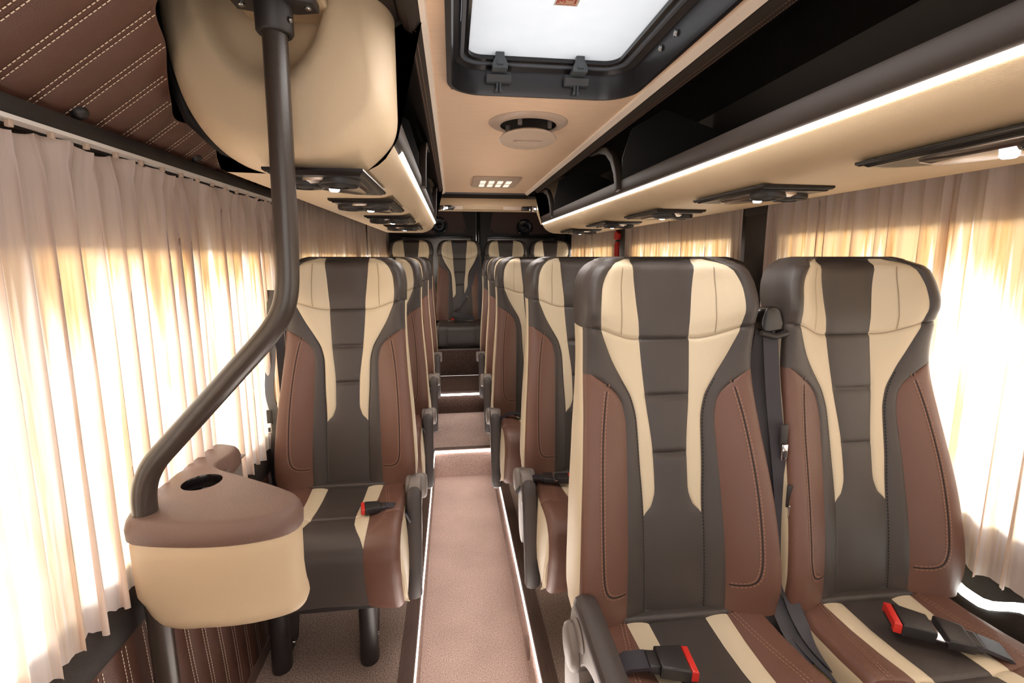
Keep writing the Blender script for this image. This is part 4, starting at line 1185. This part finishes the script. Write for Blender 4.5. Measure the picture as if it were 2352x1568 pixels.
# --- side console with cup holder
t = thing('side_console', 'cream console with a brown leather top and cup holder at the left wall', 'console', (-.5, 1.075, .012))
t.scale = (.97, .97, 1)
O = Vector((-.5, 1.05, 0))
top = [(-.645, .930), (-.47, .902), (-.350, .926), (-.328, .963), (-.338, 1.01), (-.385, 1.052), (-.482, 1.115), (-.560, 1.163), (-.600, 1.188), (-.612, 1.215), (-.598, 1.262), (-.602, 1.325), (-.625, 1.345), (-.678, 1.365), (-.692, 1.34), (-.690, 1.17), (-.692, 1.02), (-.680, .955)]
cup = (-.596, 1.103, .043)
def loop_pts(L, n=120):
    L = smooth_poly(L, 2); L = L+[L[0]]; tot = sum(math.dist(a, b) for a, b in zip(L[:-1], L[1:])); R = resample(L, tot/n); return R[:n]
lp = loop_pts(top)
# align ring order on the angle about the cup centre for bridging
def closest_start(lp, c):
    return lp
mb = MB()
def inset(L, d):
    n = len(L); out = []
    A = sum(L[i][0]*L[(i+1) % n][1]-L[(i+1) % n][0]*L[i][1] for i in range(n)); sg = 1 if A > 0 else -1
    for i in range(n):
        a, b = L[i-3], L[(i+3) % n]; tx, ty = b[0]-a[0], b[1]-a[1]; l = math.hypot(tx, ty) or 1
        out.append((L[i][0]-sg*ty/l*d, L[i][1]+sg*tx/l*d))
    return out
rows = []
for d, z in ((.0, .752), (-.004, .757), (-.005, .778), (-.001, .792), (.005, .801), (.012, .804)):
    rows.append([(p[0]-O.x, p[1]-O.y, z) for p in inset(lp, d)])
mb.grid(rows, 'console_top', close=True)
# top sheet with a hole, triangulated
bm = bmesh.new(); outer = [bm.verts.new(v) for v in rows[-1]]
hole = [bm.verts.new((cup[0]-O.x+cup[2]*math.cos(2*PI*k/32), cup[1]-O.y+cup[2]*math.sin(2*PI*k/32), .804)) for k in range(32)]
es = [bm.edges.new((outer[i], outer[(i+1) % len(outer)])) for i in range(len(outer))]+[bm.edges.new((hole[i], hole[(i+1) % 32])) for i in range(32)]
bmesh.ops.triangle_fill(bm, edges=es, use_beauty=True)
mb.from_bm(bm, 'console_top')
mb.add([(p[0], p[1], .753) for p in rows[0]], [tuple(range(len(rows[0])))], 'console_top')
mb.build('console_lid', t, angle=50)
mb = MB(); mt = Matrix.Translation((cup[0]-O.x, cup[1]-O.y, .804))
mb.lathe([(.0435, .0), (.042, -.004), (.041, -.034)], 'gloss', mt, 32); mb.add([mt @ Vector((.041*math.cos(2*PI*k/32), .041*math.sin(2*PI*k/32), -.034)) for k in range(32)], [tuple(range(32))], 'dark_thread'); mb.build('cup_holder', t)
mb = MB()
fr = [(-.652, .935), (-.645, .928), (-.47, .900), (-.346, .923), (-.326, .958), (-.335, 1.005), (-.38, 1.045), (-.478, 1.105), (-.60, 1.175), (-.688, 1.17), (-.690, 1.0), (-.672, .945)]
lp2 = loop_pts(fr)
rows = []
for k, (z, d) in enumerate(((.754, .004), (.746, .001), (.72, .001), (.66, .002), (.63, .000), (.612, -.002), (.598, -.005), (.588, -.006), (.578, -.002), (.574, .02))):
    L = inset(lp2, d); row = []
    for p in L:
        x, y = p; zz = z
        q = sstep(-.52, -.69, x)   # the wall end curves in and up
        x2 = x+q*.05*sstep(.645, .57, z)
        if z < .60: zz = z+.012*sstep(-.62, -.52, x)*0-.006*sstep(-.50, -.60, x)
        row.append((x2-O.x, y-O.y, zz))
    rows.append(row)
mb.grid(rows, 'rackcream', close=True); mb.add(rows[-1], [tuple(range(len(rows[-1])))], 'rackcream')
mb.build('console_body', t, angle=60)
mb = MB(); mb.box((-.115, -.05, .768), (-.098, .295, .772), 'grey'); mb.prism([(-.12, .20), (-.105, .285), (-.185, .31), (-.185, .20)], .70, .768, 2, 'grey', bev=.008); mb.build('console_bracket', t)
# second support under the console
mb = MB(); mb.lathe([(.02, 0), (.02, .56)], 'plastic', Matrix.Translation((-.10+.0, .02, 0)), 16)

# ------------------------------------------------------------------ light
w = bpy.data.worlds.new('world'); SC.world = w; w.use_nodes = True
nt = w.node_tree; bg = nt.nodes['Background']
tc = nt.nodes.new('ShaderNodeTexCoord'); sp = nt.nodes.new('ShaderNodeSeparateXYZ'); cr = nt.nodes.new('ShaderNodeValToRGB')
nt.links.new(tc.outputs['Generated'], sp.inputs[0]); nt.links.new(sp.outputs['Z'], cr.inputs['Fac'])
cr.color_ramp.elements[0].position = 0; cr.color_ramp.elements[0].color = (.9, .84, .76, 1)
cr.color_ramp.elements[1].position = .5; cr.color_ramp.elements[1].color = (.93, .96, 1, 1)
nt.links.new(cr.outputs['Color'], bg.inputs['Color']); bg.inputs['Strength'].default_value = 3.0

def area(name, loc, rot, sx, sy, power, col=(1, 1, 1)):
    l = bpy.data.lights.new(name, 'AREA'); l.shape = 'RECTANGLE'; l.size = sx; l.size_y = sy; l.energy = power; l.color = col
    o = bpy.data.objects.new(name, l); COL.objects.link(o); o.location = loc; o.rotation_euler = rot; return o
# daylight through the windscreen behind the camera
area('windscreen_light', (.3, -1.0, 1.25), (math.radians(90), 0, 0), 1.7, 1.2, 15, (1, .98, .96))

for sd, x in ((-1, -3.2), (1, 3.8)):
    area('daylight', (x, 2.2, 1.35), (0, math.radians(90*sd), 0), 1.0, 7.0, 620 if sd < 0 else 500, (1, .97, .93))
for i, y in enumerate((.9, 2.68, 3.55)):
    area('cabin_light', (.29, y, 1.84), (0, 0, 0), .5, (.9, .8, .5)[i], (9, 8, 5)[i], (1, .93, .88))  # unseen fill lamps added under the ceiling to brighten the cabin
    area('cabin_uplight', (.06, (1.1, 2.3, 3.58)[i], (-.1, -.1, .05)[i]), (PI, 0, 0), .3, (.8, .8, .4)[i], (5, 4, 2.5)[i], (1, .90, .82))  # unseen upward fill added in the aisle to lift the ceiling
# ------------------------------------------------------------------ camera
cam = bpy.data.cameras.new('camera'); co = bpy.data.objects.new('camera', cam); COL.objects.link(co)
F_PX = 1080.0; cxp, cyp = 1176.0, 745.0; vpx, vpy = 1038.0, 590.0
Fv = Vector((vpx-cxp, -(vpy-cyp), F_PX)).normalized()
Uv = Vector((0, Fv.z, -Fv.y)).normalized(); Rv = Fv.cross(Uv)
if Rv.x < 0: Rv = -Rv
# rows of [R F U] are the camera axes in the world
right = Vector((Rv.x, Fv.x, Uv.x)); up = Vector((Rv.y, Fv.y, Uv.y)); fwd = Vector((Rv.z, Fv.z, Uv.z))
m = Matrix((right, up, -fwd)).transposed().to_4x4(); m.translation = (0, 0, 1.34)
co.matrix_world = m
cam.sensor_width = 36; cam.lens = F_PX/2352*36; cam.shift_y = -(784-cyp)/2352; cam.clip_start = .02
SC.camera = co
SC.view_settings.view_transform = 'Standard'; SC.view_settings.look = 'None'; SC.view_settings.exposure = 0; SC.view_settings.gamma = 1
SC.cycles.max_bounces = 12; SC.cycles.diffuse_bounces = 6; SC.cycles.transparent_max_bounces = 12; SC.cycles.transmission_bounces = 8
SC.cycles.sample_clamp_indirect = 6
SC.cycles.use_denoising = True
